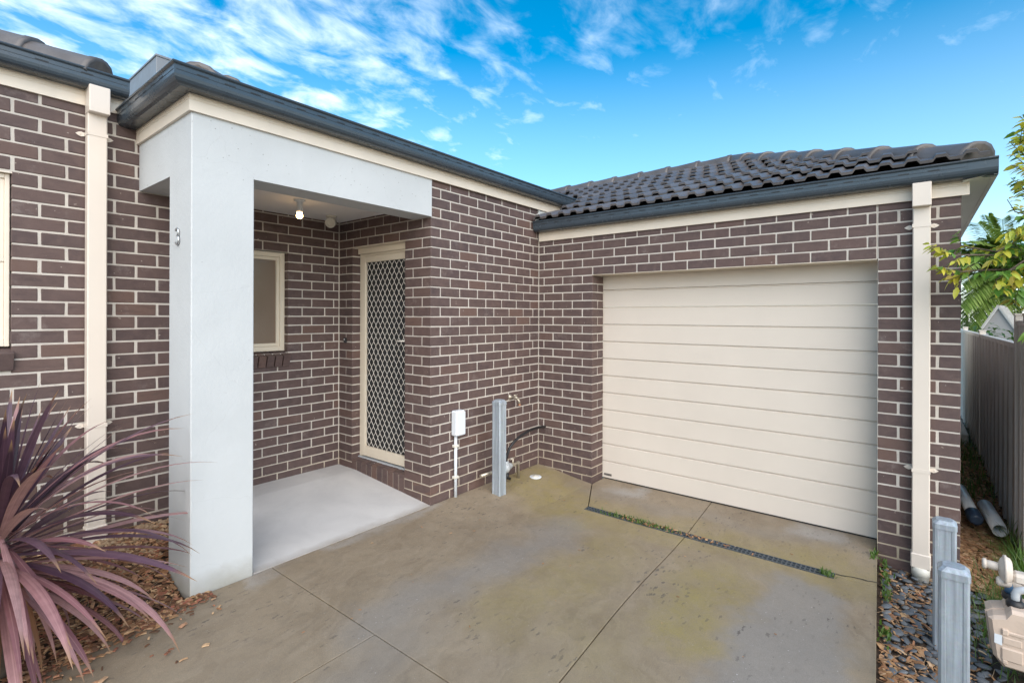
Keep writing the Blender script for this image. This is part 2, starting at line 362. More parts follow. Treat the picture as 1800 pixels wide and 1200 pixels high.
MT['tanstone'] = chipmat('tan_stone', [(.30, .21, .13), (.42, .30, .19), (.24, .15, .09), (.5, .38, .26)])
MT['twig'] = chipmat('dry_twig', [(.30, .2, .12), (.42, .31, .2), (.2, .12, .08)])
def soil_mat():
    M = Mat('garden_soil'); c = M.coord(world=True)
    col = M.mix(M.rng(M.noise(c, 18, 6, .7), .3, .7, 0, 1), (.035, .024, .017), (.10, .065, .042))
    M.set(Base_Color=col, Roughness=.95); M.bump(M.noise(c, 40, 5, .7), .8, .02)
    return M.m
MT['soil'] = soil_mat()
def pebble_mat():
    M = Mat('dark_pebble'); c = M.coord(True); r = M.n('ShaderNodeObjectInfo').outputs['Random']
    col = M.ramp(r, [(0, (.055, .063, .073)), (.5, (.085, .098, .114)), (.85, (.125, .14, .157)), (1, (.18, .178, .17))])
    col = M.mix(M.rng(M.noise(c, 40, 4, .7), .4, .75, 0, .5), col, (.19, .195, .2))
    M.set(Base_Color=col, Roughness=.5); M.b.inputs['Specular IOR Level'].default_value = .4
    return M.m
MT['pebble'] = pebble_mat()
def grass_ground():
    M = Mat('grassy_ground'); c = M.coord(world=True)
    col = M.mix(M.rng(M.noise(c, .6, 6, .6), .35, .65, 0, 1), (.20, .19, .13), (.30, .27, .205))
    M.set(Base_Color=col, Roughness=.95); M.bump(M.noise(c, 30, 4), .6, .03)
    return M.m
MT['ground'] = grass_ground()
MT['meter'] = simple('gas_meter_paint', (.56, .445, .36), .48, .1, 6, bump=.12, dirt=.4)
MT['regulator'] = simple('regulator_paint', (.60, .53, .46), .5, .1, 12, dirt=.5, bump=.15)
MT['bluecap'] = simple('blue_union', (.05, .12, .22), .4)
MT['greypipe'] = simple('grey_pipe', (.47, .50, .53), .35, .06, 9)
MT['shed'] = simple('shed_steel', (.30, .29, .285), .5, .05, 2)
MT['shed_roof'] = simple('shed_roof_steel', (.42, .40, .37), .5, .05, 2)
MT['pvc'] = simple('pvc_pipe', (.78, .78, .76), .35, .06, 9, dirt=.15)
MT['bluetape'] = simple('dark_blue_coupling', (.03, .05, .085), .4)
def bulb():
    M = Mat('lit_bulb'); M.set(Base_Color=(.9, .8, .6), Emission_Color=(1, .62, .27)); M.b.inputs['Emission Strength'].default_value = 10
    return M.m
MT['bulb'] = bulb()
MT['chrome'] = simple('brushed_steel', (.52, .54, .56), .3, .1, 30, metal=.9)

# ------------------------------------------------------------------ mesh helpers
def P_(root):
    return root.matrix_world.translation if root else Vector()
_loc = {}
def rootloc(o):
    v = Vector()
    while o:
        v = v + o.location; o = o.parent
    return v
class MB:
    def __init__(self):
        self.v = []; self.f = []; self.t = []; self.sm = []
    def add(self, vs, fs, tint=None, smooth=False):
        n = len(self.v); self.v += [tuple(a) for a in vs]; self.f += [tuple(n+i for i in f) for f in fs]
        self.sm += [smooth]*len(fs)
        self.t += [tint or 0.0]*len(vs)
        return self
    def box(self, a, b, bev=0):
        x0, y0, z0 = (min(a[i], b[i]) for i in range(3)); x1, y1, z1 = (max(a[i], b[i]) for i in range(3))
        if bev <= 0:
            return self.add([(x0, y0, z0), (x1, y0, z0), (x1, y1, z0), (x0, y1, z0), (x0, y0, z1), (x1, y0, z1), (x1, y1, z1), (x0, y1, z1)],
                            [(0, 3, 2, 1), (4, 5, 6, 7), (0, 1, 5, 4), (1, 2, 6, 5), (2, 3, 7, 6), (3, 0, 4, 7)])
        c = Vector(((x0+x1)/2, (y0+y1)/2, (z0+z1)/2)); h = Vector(((x1-x0)/2, (y1-y0)/2, (z1-z0)/2))
        vs, fs = bevbox(h.x, h.y, h.z, min(bev, .45*2*min(h)))
        return self.add([Vector(v)+c for v in vs], fs)
    def obox(self, c, ax, h, bev=0):
        """box with its own axes: ax = three unit vectors, h = half sizes"""
        vs, fs = bevbox(h[0], h[1], h[2], bev) if bev else bevbox(h[0], h[1], h[2], 0)
        return self.add([Vector(c)+ax[0]*v[0]+ax[1]*v[1]+ax[2]*v[2] for v in vs], fs)
    def tube(self, pts, r, n=10, cap=True, tint=None, smooth=True):
        pts = [Vector(p) for p in pts]; rs = r if isinstance(r, (list, tuple)) else [r]*len(pts)
        vs = []; fs = []
        ref = None
        for i, p in enumerate(pts):
            d = (pts[min(i+1, len(pts)-1)] - pts[max(i-1, 0)]).normalized()
            if ref is None:
                ref = d.orthogonal().normalized()
            ref = (ref - d*ref.dot(d)).normalized(); b = d.cross(ref)
            vs += [p + (ref*math.cos(2*math.pi*k/n) + b*math.sin(2*math.pi*k/n))*rs[i] for k in range(n)]
        for i in range(len(pts)-1):
            for k in range(n):
                fs.append((i*n+k, i*n+(k+1) % n, (i+1)*n+(k+1) % n, (i+1)*n+k))
        self.add(vs, fs, tint, smooth)
        if cap:
            m = len(self.v)-len(vs)
            self.f += [tuple(m+k for k in reversed(range(n))), tuple(m+(len(pts)-1)*n+k for k in range(n))]; self.sm += [False, False]
        return self
    def lathe(self, o, axis, prof, n=20, smooth=True):
        """prof: list of (distance along axis, radius)"""
        a = Vector(axis).normalized(); e = a.orthogonal().normalized(); b = a.cross(e); o = Vector(o)
        vs = []
        for s, r in prof:
            vs += [o + a*s + (e*math.cos(2*math.pi*k/n) + b*math.sin(2*math.pi*k/n))*max(r, 1e-5) for k in range(n)]
        fs = [(i*n+k, i*n+(k+1) % n, (i+1)*n+(k+1) % n, (i+1)*n+k) for i in range(len(prof)-1) for k in range(n)]
        self.add(vs, fs, None, smooth)
        m = len(self.v)-len(vs)
        self.f += [tuple(m+k for k in reversed(range(n))), tuple(m+(len(prof)-1)*n+k for k in range(n))]; self.sm += [False, False]
        return self
    def prism(self, poly, ext):
        """poly: 3D points of a planar polygon, ext: extrusion vector"""
        n = len(poly); e = Vector(ext); p = [Vector(a) for a in poly]
        return self.add(p + [a+e for a in p], [tuple(reversed(range(n))), tuple(range(n, 2*n))] + [(i, (i+1) % n, n+(i+1) % n, n+i) for i in range(n)])
    def sweep(self, prof, path, cap=True, smooth=False):
        """prof: (outward, up) points; path: list of (point, outward vector already mitre-scaled)"""
        n = len(prof); vs = []
        for p, o in path:
            vs += [Vector(p) + Vector(o)*a + Vector((0, 0, b)) for a, b in prof]
        fs = [(i*n+k, i*n+(k+1) % n, (i+1)*n+(k+1) % n, (i+1)*n+k) for i in range(len(path)-1) for k in range(n)]
        self.add(vs, fs, None, smooth)
        if cap:
            m = len(self.v)-len(vs)
            self.f += [tuple(m+k for k in reversed(range(n))), tuple(m+(len(path)-1)*n+k for k in range(n))]; self.sm += [False, False]
        return self
    def mesh(self, name, off=Vector()):
        me = bpy.data.meshes.new(name)
        me.from_pydata([(a[0]-off[0], a[1]-off[1], a[2]-off[2]) for a in self.v], [], self.f)
        me.polygons.foreach_set('use_smooth', self.sm)
        if any(self.t):
            at_ = me.attributes.new('tint', 'FLOAT', 'POINT'); at_.data.foreach_set('value', self.t)
        bm = bmesh.new(); bm.from_mesh(me); bmesh.ops.recalc_face_normals(bm, faces=bm.faces) if len(bm.faces) < 6000 else None; bm.to_mesh(me); bm.free()
        return me
    def build(self, name, mat, parent=None, kind=None, label=None):
        off = rootloc(parent) if parent else Vector()
        me = self.mesh(name, off); me.materials.append(MT[mat])
        o = bpy.data.objects.new(name, me); COL.objects.link(o); o.parent = parent
        if kind:
            o['kind'] = kind
        if label:
            o['label'] = label
        return o
def bevbox(hx, hy, hz, b):
    if b <= 0:
        return ([(sx*hx, sy*hy, sz*hz) for sz in (-1, 1) for sx, sy in ((-1, -1), (1, -1), (1, 1), (-1, 1))],
                [(0, 3, 2, 1), (4, 5, 6, 7), (0, 1, 5, 4), (1, 2, 6, 5), (2, 3, 7, 6), (3, 0, 4, 7)])
    vs = []; ix = {}
    for sx in (-1, 1):
        for sy in (-1, 1):
            for sz in (-1, 1):
                for a in range(3):
                    d = [hx, hy, hz]
                    e = [d[i] if i == a else d[i]-b for i in range(3)]
                    ix[(sx, sy, sz, a)] = len(vs); vs.append((sx*e[0], sy*e[1], sz*e[2]))
    fs = []
    cyc = ((-1, -1), (1, -1), (1, 1), (-1, 1))
    for a in range(3):
        for s in (-1, 1):
            q = []
            for u, w in cyc:
                k = [0, 0, 0]; k[a] = s; k[(a+1) % 3] = u; k[(a+2) % 3] = w; q.append(ix[(*k, a)])
            fs.append(tuple(q) if s > 0 else tuple(reversed(q)))
    for a in range(3):                      # edges parallel to axis a
        b1, b2 = (a+1) % 3, (a+2) % 3
        for u in (-1, 1):
            for w in (-1, 1):
                k = [0, 0, 0]; k[b1] = u; k[b2] = w
                lo = list(k); lo[a] = -1; hi = list(k); hi[a] = 1
                fs.append((ix[(*lo, b1)], ix[(*hi, b1)], ix[(*hi, b2)], ix[(*lo, b2)]))
    for sx in (-1, 1):
        for sy in (-1, 1):
            for sz in (-1, 1):
                fs.append(tuple(ix[(sx, sy, sz, a)] for a in range(3)))
    return vs, fs
def thing(name, label, cat, loc=(0, 0, 0), group=None):
    o = bpy.data.objects.new(name, None); COL.objects.link(o); o.location = loc; o['label'] = label; o['category'] = cat
    o.empty_display_size = .1
    if group:
        o['group'] = group
    return o
def struct(name, loc=(0, 0, 0)):
    o = bpy.data.objects.new(name, None); COL.objects.link(o); o.location = loc; o['kind'] = 'structure'
    return o
def copy_tree(o, parent=None):
    c = o.copy(); COL.objects.link(c); c.parent = parent
    for ch in list(o.children):
        copy_tree(ch, c)
    return c
X3, Y3, Z3 = Vector((1, 0, 0)), Vector((0, 1, 0)), Vector((0, 0, 1))

# ------------------------------------------------------------------ levels
C = .086
def Z(i):
    return (29-i)*C
XG, YR, YC = 1.5944, -3.0394, -3.4987
YW, YL = 1.391, .928
def cl(a, lo=0, hi=1):
    return max(lo, min(hi, a))
def sst(a):
    a = cl(a); return a*a*(3-2*a)
def gz(x, y):
    """height of the driveway"""
    return .012 - .082*sst(-y/.75)*sst((x+.5)/1.6)
def edge_y(x):
    return -3.05 - .045*(1.45-x)
def bedz(x, y):
    """garden ground beyond the slab on the right and in the passage"""
    return -.165 + .10*sst((x-2.6)/2.5) - .03*sst((-y-3.05)/.3) + .02*mnoise.noise(Vector((x*3, y*3, 0)))
def leftz(x, y):
    return -.03 + .20*sst((y+.05)/.95) + .012*mnoise.noise(Vector((x*4, y*4, 5)))

# ------------------------------------------------------------------ ground and paving
gr = MB(); gr.add([(-300, -300, -.42), (300, -300, -.42), (300, 300, -.42), (-300, 300, -.42)], [(0, 1, 2, 3)])
o = gr.build('ground', 'ground'); o['kind'] = 'structure'
drive = struct('driveway', (0, 0, 0))
sub = MB(); sub.add([(-16, -16, -.30), (1.9, -16, -.30), (1.9, 1.5, -.30), (-16, 1.5, -.30)], [(0, 1, 2, 3)])
sub.build('sub_base', 'soil', drive)
def slab(poly, name='concrete_panel', parent=drive, zf=gz, mat='concrete', thick=.22, step=.22, bev=.003, round_edges=()):
    """a poured panel: polygon cut on a grid so its top follows the falls, top edge arrissed"""
    bm = bmesh.new()
    vs = [bm.verts.new((x, y, 0)) for x, y in poly]; bm.faces.new(vs)
    xs = [p[0] for p in poly]; ys = [p[1] for p in poly]
    a = math.floor(min(xs)/step)*step
    while a < max(xs):
        bmesh.ops.bisect_plane(bm, geom=bm.verts[:]+bm.edges[:]+bm.faces[:], plane_co=(a, 0, 0), plane_no=(1, 0, 0)); a += step
    a = math.floor(min(ys)/step)*step
    while a < max(ys):
        bmesh.ops.bisect_plane(bm, geom=bm.verts[:]+bm.edges[:]+bm.faces[:], plane_co=(0, a, 0), plane_no=(0, 1, 0)); a += step
    bmesh.ops.remove_doubles(bm, verts=bm.verts[:], dist=.001)
    bmesh.ops.recalc_face_normals(bm, faces=bm.faces[:])
    if bm.faces[:][0].normal.z < 0:
        bmesh.ops.reverse_faces(bm, faces=bm.faces[:])
    prof = [(.0, 0), (bev*.7, -bev*.3), (bev, -bev), (bev, -thick)]
    bnd = [e for e in bm.edges if e.is_boundary]
    # inset outline inwards by moving boundary verts, then skirt outwards
    cx = sum(xs)/len(xs); cy = sum(ys)/len(ys)
    nrm = {}
    for e in bnd:
        d = e.verts[1].co-e.verts[0].co; n_ = Vector((d.y, -d.x, 0)).normalized()
        f = e.link_faces[0].calc_center_median()
        if n_.dot((e.verts[0].co+e.verts[1].co)/2-f) < 0:
            n_ = -n_
        for v in e.verts:
            nrm.setdefault(v, []).append(n_)
    out_ = {}
    for v, l in nrm.items():
        n_ = l[0]+l[1]; n_ = n_/max(.3, (1+l[0].dot(l[1])))
        out_[v] = n_; v.co = v.co - n_*bev
    for v in bm.verts:
        v.co.z = zf(v.co.x, v.co.y)
    rings = [{v: v for v in out_}]
    for dx_, dz_ in prof[1:]:
        rings.append({v: bm.verts.new((v.co.x+out_[v].x*dx_, v.co.y+out_[v].y*dx_, v.co.z+dz_)) for v in out_})
    for e in bnd:
        v0, v1 = e.verts
        for r0, r1 in zip(rings, rings[1:]):
            bm.faces.new((r0[v0], r0[v1], r1[v1], r1[v0]))
    bmesh.ops.recalc_face_normals(bm, faces=bm.faces[:])
    me = bpy.data.meshes.new(name); bm.to_mesh(me); bm.free(); me.materials.append(MT[mat])
    for p in me.polygons:
        p.use_smooth = False
    o = bpy.data.objects.new(name, me); COL.objects.link(o); o.parent = parent
    return o
def jy(x):
    return -1.80 - (1.71-x)*.0795
g = .003
DX0, DX1, DY0, DY1 = .945, 1.027, -.965, -2.845
slab([(-1.37+g, -g), (.0, -g-.004), (XG-.005, -.003), (XG-.006, -.675), (1.031, -.954), (DX0, DY0+.004), (DX0, jy(DX0)+g), (-1.37+g, jy(-1.37)+g)])
slab([(-1.37+g, jy(-1.37)-g), (DX0, jy(DX0)-g), (DX0, DY1-.003), (.996, DY1-.003), (.996, edge_y(1)), (0, edge_y(0)), (-1.37+g, edge_y(-1.37))], bev=.004, thick=.2)
slab([(DX1, DY0), (XG-.004, -.683), (XG+.26, -.68), (XG+.26, jy(1.85)+g), (DX1, jy(DX1)+g)])
slab([(DX1, jy(DX1)-g), (XG+.26, jy(1.85)-g), (XG+.26, -3.03), (1.56, -3.035), (1.50, edge_y(1.5)), (1.002, edge_y(1)), (1.002, DY1-.003), (DX1, DY1-.003)], bev=.004, thick=.2)
slab([(-1.37-g, -g), (-1.37-g, -1.10+g), (-4.4, -1.10+g), (-4.4, -.62), (-2.9, -.30), (-2.544, -.17), (-2.413, -.115), (-2.296, -.088), (-2.1, -.06), (-1.83, -.012), (-1.5, -.016)])
slab([(-1.37-g, -1.10-g), (-1.37-g, edge_y(-1.37)), (-4.4, edge_y(-4.4)), (-4.4, -1.10-g)])
slab([(-1.36, edge_y(-1.36)-.002), (-.9, edge_y(-.9)-.002), (-1.2, -5), (-2.2, -15), (-15, -15), (-15, -1), (-4.42, -1.0), (-4.42, edge_y(-4.4)-.002)], thick=.2, step=1.0)  # unseen paving behind the camera, extended to bounce more light onto the house
porch = struct('porch_slab')
slab([(-1.49, 0.0), (0, 0.0), (0, YW), (-1.84, YW), (-1.84, .30), (-1.49, .30)], 'concrete_panel', porch, lambda x, y: .0125+.098*cl(y/1.1, 0, 1), 'porch', bev=.003)

# crack at the slab's right edge, weeds later
def sheet(name, xs, ys, zf, mat, kind='structure', thick=.25):
    m = MB(); nx, ny = len(xs), len(ys)
    m.add([(x, y, zf(x, y)) for y in ys for x in xs], [(j*nx+i, j*nx+i+1, (j+1)*nx+i+1, (j+1)*nx+i) for j in range(ny-1) for i in range(nx-1)], None, True)
    o = m.build(name, mat); o['kind'] = kind
    return o
lin = lambda a, b, n: [a+(b-a)*i/(n-1) for i in range(n)]
pebble_bed = sheet('pebble_bed', lin(-2.5, 13, 90), lin(-4.4, -3.0, 15), bedz, 'soil')
garden_bed = sheet('garden_bed', lin(-4.4, -1.49, 40), lin(-.62, YL-.003, 22), leftz, 'soil')

# ------------------------------------------------------------------ brickwork
_bc = {}
def brick_mesh(l, d, h):
    k = (round(l*500), round(d*500), round(h*500), R.randrange(4))
    if k not in _bc:
        m = MB(); vs, fs = bevbox(l/2, d/2, h/2, .0032); vs = [(a+R.gauss(0, .0007), b+R.gauss(0, .0004), c+R.gauss(0, .0008)) for a, b, c in vs]; m.add(vs, fs); me = m.mesh('brick'); me.materials.append(MT['brick']); _bc[k] = me
    return _bc[k]
J = .0108
class Wall:
    """t: unit vector along the wall, n: outward normal; a brick spans t0..t1 in one course, z0..z1, face on the plane"""
    def __init__(self, label, o, t, n, base_z=-.3):
        self.o = Vector(o); self.t = Vector(t); self.n = Vector(n)
        self.root = thing('brick_wall', label, 'wall', (self.o.x, self.o.y, base_z), 'brick walls of the house'); self.bz = base_z
        self.rot = Matrix((self.t, -self.n, Z3)).transposed().to_4x4() if self.t.cross(-self.n).z > 0 else Matrix((-self.t, -self.n, Z3)).transposed().to_4x4()
    def brick(self, t0, t1, z0, z1, depth=.108, set_back=0.0):
        if t1-t0 < .012 or z1-z0 < .012:
            return
        me = brick_mesh(t1-t0, depth, z1-z0)
        o = bpy.data.objects.new('brick', me); COL.objects.link(o); o.parent = self.root
        p = self.t*((t0+t1)/2 + R.uniform(-.0012, .0012)) - self.n*(depth/2 + set_back + R.uniform(-.0009, .0012))
        M = Matrix.Translation((p.x, p.y, (z0+z1)/2 - self.bz + R.uniform(-.0007, .0007))) @ self.rot
        M = M @ Matrix.Rotation(R.uniform(-.0035, .0035), 4, 'Y')
        o.matrix_basis = M
        return o
    def course(self, i, joints, lo, hi, depth=.108, zc=None, zlo=None, dlo=None, dhi=None, jw=J):
        """course below line i; joints = centres of the perpends; cut to lo..hi"""
        z1, z0 = Z(i)-J/2, Z(i+1)+J/2
        if zc is not None:
            z1 = min(z1, zc)
        if zlo is not None:
            z0 = max(z0, zlo)
        js = sorted(j for j in joints if lo+.012 < j < hi-.012)
        e = [lo] + js + [hi]
        for k in range(len(e)-1):
            a = e[k] + (jw/2 if k else 0); b = e[k+1] - (jw/2 if k < len(e)-2 else 0)
            d = depth
            if k == 0 and dlo:
                d = dlo
            if k == len(e)-2 and dhi:
                d = dhi
            self.brick(a, b, z0, z1, d)
    def mortar(self, boxes, mat='mortar'):
        m = MB()
        for a, b in boxes:
            m.box(a, b)
        return m.build('mortar', mat, self.root)
per = lambda a, s=.24, n=-12, m=24: [a+s*k for k in range(n, m)]
REC = .0035

# --- wall beside the tap (plane y = 0)
w = Wall('reddish brown brick wall behind the tap, the black hose and the white junction box', (0, 0, 0), X3, -Y3)
for i in range(-5, 31):
    odd = i % 2
    hi = XG-.006 if i >= -1 else 2.2
    lo = .0
    js = [.115+.24*k if odd else .235+.24*k for k in range(0, 10)]
    if i >= 0:
        js = [j for j in js if j < 1.5] + ([1.49] if odd and i % 4 == 1 else [])
    w.course(i, js, lo, hi, zc=2.83, dlo=.228 if odd and i >= 0 else None)
w.mortar([((REC, REC, -.3), (2.2, .11, 2.93))])
wall_main = w
# --- wall with the security door (plane x = 0, facing -x)
w = Wall('brick wall inside the porch holding the white mesh security door', (0, 0, 0), Y3, -X3)
DL, DR = 1.157, .345
for i in range(-2, 30):
    odd = i % 2
    if i >= 2:
        if odd:
            w.course(i, [.235], .0 if False else .118, DR) if False else None
            w.brick(.1185, .2295, Z(i+1)+J/2, Z(i)-J/2) if False else None
    # pier on the camera's right of the door: the corner brick of odd courses belongs to this wall
    if i >= 0:
        if odd:
            w.course(i, [.235], .1105 if False else 0.0, DR if i >= 2 else .30, depth=.108) if i >= 2 else w.course(i, [.185, .425, .665, .905, 1.145], 0.0, YW-.006)
        else:
            w.course(i, [], .119, DR) if i >= 2 else w.course(i, [.31, .55, .79, 1.03, 1.27], .119, YW-.006)
    else:
        w.course(i, [.185, .425, .665, .905, 1.145] if odd else [.31, .55, .79, 1.03, 1.27], .119, YW-.006, zc=2.62)
    if i >= 2:
        if not odd:
            w.course(i, [1.268], DL, YW-.006)
        else:
            w.course(i, [], DL, YW-.006)
def sill_mesh(w_):
    m = MB(); h = w_/2; b_ = .003
    o_ = [(0, -h+b_), (0, h-b_), (b_, h), (.2, h), (.2, -h), (b_, -h)]
    z_ = [.203, .203, .205, .226, .226, .205]
    m.add([(x, y, .03) for x, y in o_] + [(x, y, z) for (x, y), z in zip(o_, z_)] + [(x+.003 if x < .1 else x, y*.94, z+.003) for (x, y), z in zip(o_, z_)],
          [tuple(range(6)), tuple(12+k for k in range(6))] + [(i*6+k, i*6+(k+1) % 6, (i+1)*6+(k+1) % 6, (i+1)*6+k) for i in range(2) for k in range(6)])
    me = m.mesh('sill_brick'); me.materials.append(MT['brick']); return me
# brick on edge door sill
sl = .205
edges = lin(DL+.003, DR-.002, 11)
for k in range(10):
    a, b = sorted((edges[k], edges[k+1]))
    me = sill_mesh(b-a-.011)
    o = bpy.data.objects.new('sill_brick', me); COL.objects.link(o); o.parent = w.root
    o.matrix_basis = Matrix.Translation((-.003+R.uniform(-.001, .001), (a+b)/2, -w.bz+R.uniform(-.001, .001)))
w.mortar([((REC+.001, REC+.0015, -.3), (.11, DR-REC, 2.62)), ((REC+.001, DL+REC, -.3), (.11, YW+.05, 2.62)), ((REC+.001, DR-REC, 2.322+.004), (.11, DL+REC, 2.62)), ((REC+.0015, DR-.001, -.3), (.19, DL+.001, .192))])
lint = MB(); lint.box((.0, DR+.002, 2.3225), (.105, DL+.035, 2.3265)); lint.box((.068, DR+.002, 2.262), (.088, DL+.03, 2.3225)); lint.build('steel_lintel', 'frame', w.root)
wall_door = w
# --- porch back wall (plane y = YW)
w = Wall('brick wall at the back of the porch around the frosted window', (0, YW, 0), -X3, -Y3)
WR, WL, WT, WB = .545, 1.42, Z(3), 1.30     # window opening measured along -x
for i in range(-2, 29):
    js = per(.061+.0) if i % 2 == 0 else per(.161)
    js = [j*1.0 for j in js]
    if i < 3:
        w.course(i, js, .006, 1.9, zc=2.62)
    elif i < 15:
        if i < 14 or True:
            w.course(i, js, .006, WR, zlo=None)
            w.course(i, js, WL, 1.9)
    else:
        w.course(i, js, .006, 1.9)
n = 12
for k in range(n):
    a = WR-.015 + (WL-WR+.03)*k/n; b = WR-.015 + (WL-WR+.03)*(k+1)/n
    me = brick_mesh(b-a-.011, .17, .108)
    o = bpy.data.objects.new('sill_brick', me); COL.objects.link(o); o.parent = w.root
    o.matrix_basis = Matrix.Translation((-(a+b)/2, .052-.0, 1.236-w.bz+R.uniform(-.001, .001))) @ Matrix.Rotation(rad(15), 4, 'X')
w.mortar([((.1, YW+REC, -.3), (-WR+REC, YW+.11, 2.62)), ((-WL-REC, YW+REC, -.3), (-1.9, YW+.11, 2.62)), ((-WR+REC, YW+REC, WT+.004), (-WL-REC, YW+.11, 2.62)), ((-WR+REC, YW+REC, -.3), (-WL-REC, YW+.11, 1.19)), ((-WR+REC, YW+.02, 1.17), (-WL-REC, YW+.1, 1.285))])
win = bpy.data.objects.new('window', None); COL.objects.link(win); win.parent = w.root; win.location = (-(WR+WL)/2, .07, 1.30-w.bz); win['label'] = 'frosted window in a cream frame'
wy = YW+.06
f = MB(); fw = .045
for (x0, x1, z0, z1) in ((-WR-fw, -WR, 1.305, WT), (-WL, -WL+fw, 1.305, WT), (-WL+fw, -WR-fw, WT-fw, WT-.001), (-WL+fw, -WR-fw, 1.306, 1.305+fw)):
    f.box((x0, wy, z0), (x1, wy+.07, z1), .004)
f.build('frame', 'frame', win)
f = MB(); s0, s1 = -WL+fw, -WR-fw
for (x0, x1, z0, z1) in ((s1-.03, s1, 1.305+fw, WT-fw), (s0, s0+.03, 1.305+fw, WT-fw), (s0+.03, s1-.03, WT-fw-.03, WT-fw-.001), (s0+.03, s1-.03, 1.306+fw, 1.335+fw)):
    f.box((x0, wy+.012, z0), (x1, wy+.055, z1), .003)
f.build('sash', 'frame', win)
f = MB(); f.box((s0+.028, wy+.03, 1.33+fw), (s1-.028, wy+.036, WT-fw-.028)); f.build('pane', 'frosted', win)
f = MB(); f.box((s0+.02, wy+.038, 1.33+fw), (s1-.11, wy+.05, WT-fw-.02)); f.build('backing', 'dark', win)
wall_back = w
# --- left facade (plane y = YL)
w = Wall('dark brown brick wall behind the purple leaved plant, with a cream window', (-1.49, YL, 0), -X3, -Y3)
O_ = 1.49
LWR = 2.472-O_; LWT, LWB = Z(.18), 1.452
for i in range(-9, 30):
    jx = [2.35, 1.86] if i % 2 == 0 else [2.226, 1.98]
    js = [j-O_ for j in per(jx[1], .2445)]
    if i < 0:
        w.course(i, js, 0.01, 3.2, zc=3.02, jw=.0155)
    elif i < 12:
        w.course(i, js, .01, LWR, jw=.0155)
    elif i < 14:
        w.course(i, js, .01, LWR, jw=.0155)
    else:
        w.course(i, js, .01, 3.2, jw=.0155)
for k in range(9):
    a = LWR-.015 + .0865*k; b = a+.0865
    me = brick_mesh(b-a-.011, .17, .11)
    o = bpy.data.objects.new('sill_brick', me); COL.objects.link(o); o.parent = w.root
    o.matrix_basis = Matrix.Translation((-(a+b)/2, .052, 1.385-w.bz)) @ Matrix.Rotation(rad(15), 4, 'X')
w.mortar([((-1.5, YL+REC, -.3), (-O_-LWR+REC, YL+.11, 3.1)), ((-O_-LWR+REC, YL+REC, -.3), (-O_-3.2, YL+.11, 1.34)), ((-O_-LWR+REC, YL+REC, LWT+.003), (-O_-3.2, YL+.11, 3.1)), ((-O_-LWR+REC, YL+.02, 1.33), (-O_-3.2, YL+.1, 1.43))])
lint = MB(); lint.box((-O_-LWR+.03, YL+.0, LWT+.0005), (-O_-3.0, YL+.1, LWT+.0045)); lint.build('steel_lintel', 'cream', w.root)
win = bpy.data.objects.new('window', None); COL.objects.link(win); win.parent = w.root; win.location = (-1.3, .05, 1.45-w.bz); win['label'] = 'cream sash window over the plant'
x1 = -O_-LWR-.004; x0 = -O_-2.0; wy = YL+.03
f = MB()
for (a, b, z0, z1) in ((x1-.022, x1, LWB, LWT), (x0, x0+.03, LWB, LWT), (x0+.03, x1-.022, LWT-.03, LWT-.001), (x0+.03, x1-.022, LWB+.001, LWB+.035)):
    f.box((a, wy, z0), (b, wy+.07, z1), .003)
f.build('frame', 'cream', win)
f = MB(); f.box((x0+.03, wy+.008, 1.955), (x1-.022, wy+.05, 1.99), .003); f.build('meeting_rail', 'cream', win)
f = MB(); f.box((x1-.06, wy+.012, 1.99), (x1-.022, wy+.05, LWT-.03), .003); f.box((x1-.04, wy+.014, LWB+.035), (x1-.022, wy+.05, 1.955), .003); f.build('sash', 'cream', win)
f = MB(); f.box((x0+.03, wy+.03, 1.985), (x1-.055, wy+.036, LWT-.03)); f.build('pane', 'pane_blind', win)
f = MB(); f.box((x0+.03, wy+.034, LWB+.03), (x1-.035, wy+.04, 1.96)); f.build('pane', 'pane_blue', win)
# return of the facade into the porch (hidden face)
rt = MB(); rt.box((-1.5, YL+.012, -.3), (-1.496, YW+.1, 2.6)); rt.build('return_wall', 'mortar', w.root)
wall_left = w
# --- garage wall (plane x = XG, facing -x), t = -y
w = Wall('dark brown brick wall of the garage around the wide cream door', (XG, 0, 0), -Y3, -X3)
GL, GR_ = .674, -YR
GD = .228
s = .2425
for i in range(0, 32):
    odd = i % 2
    jl = per(.07, s) if odd else per(.19, s)
    if i < 5:
        w.course(i, jl, .004, GR_-.006, zc=2.50)
    elif i < 31:
        # left pier with its reveal bricks
        w.course(i, [j for j in jl if j < .6], .004, GL, dhi=GD if odd else None)
        if not odd and i < 30:
            me = brick_mesh(.108, GD-.12, C-J)
            o = bpy.data.objects.new('brick', me); COL.objects.link(o); o.parent = w.root
            o.matrix_basis = Matrix.Translation((.12+(GD-.12)/2, -GL+.054, (Z(i)+Z(i+1))/2-w.bz))
    a, b = GR_+.006, -YC
    if odd:
        w.course(i, [a+.118, b-.121], a, b, zc=2.50, jw=.016)
    else:
        w.course(i, [(a+b)/2], a, b, zc=2.50, jw=.014)
w.mortar([((XG+REC, .0, -.4), (XG+.11, -GL+REC, 2.52)), ((XG+.11, .0, -.4), (XG+GD, -GL+REC, 2.52)), ((XG+REC, -GL+REC, 2.0685), (XG+.11, YR+.004, 2.52)), ((XG+REC, YR-.0035, -.4), (XG+.12, YC+REC, 2.52)), ((XG+.12, YC+REC+.0002, -.4), (XG+6.5, YC+.12, 2.52)), ((XG+REC+.004, YR-.0035, 2.07), (XG+.11, YR+.004, 2.52))])
lint = MB(); lint.box((XG+.003, -GL-.004, 2.0645), (XG+.24, YR+.004, 2.0685)); lint.build('steel_lintel', 'frame', w.root)
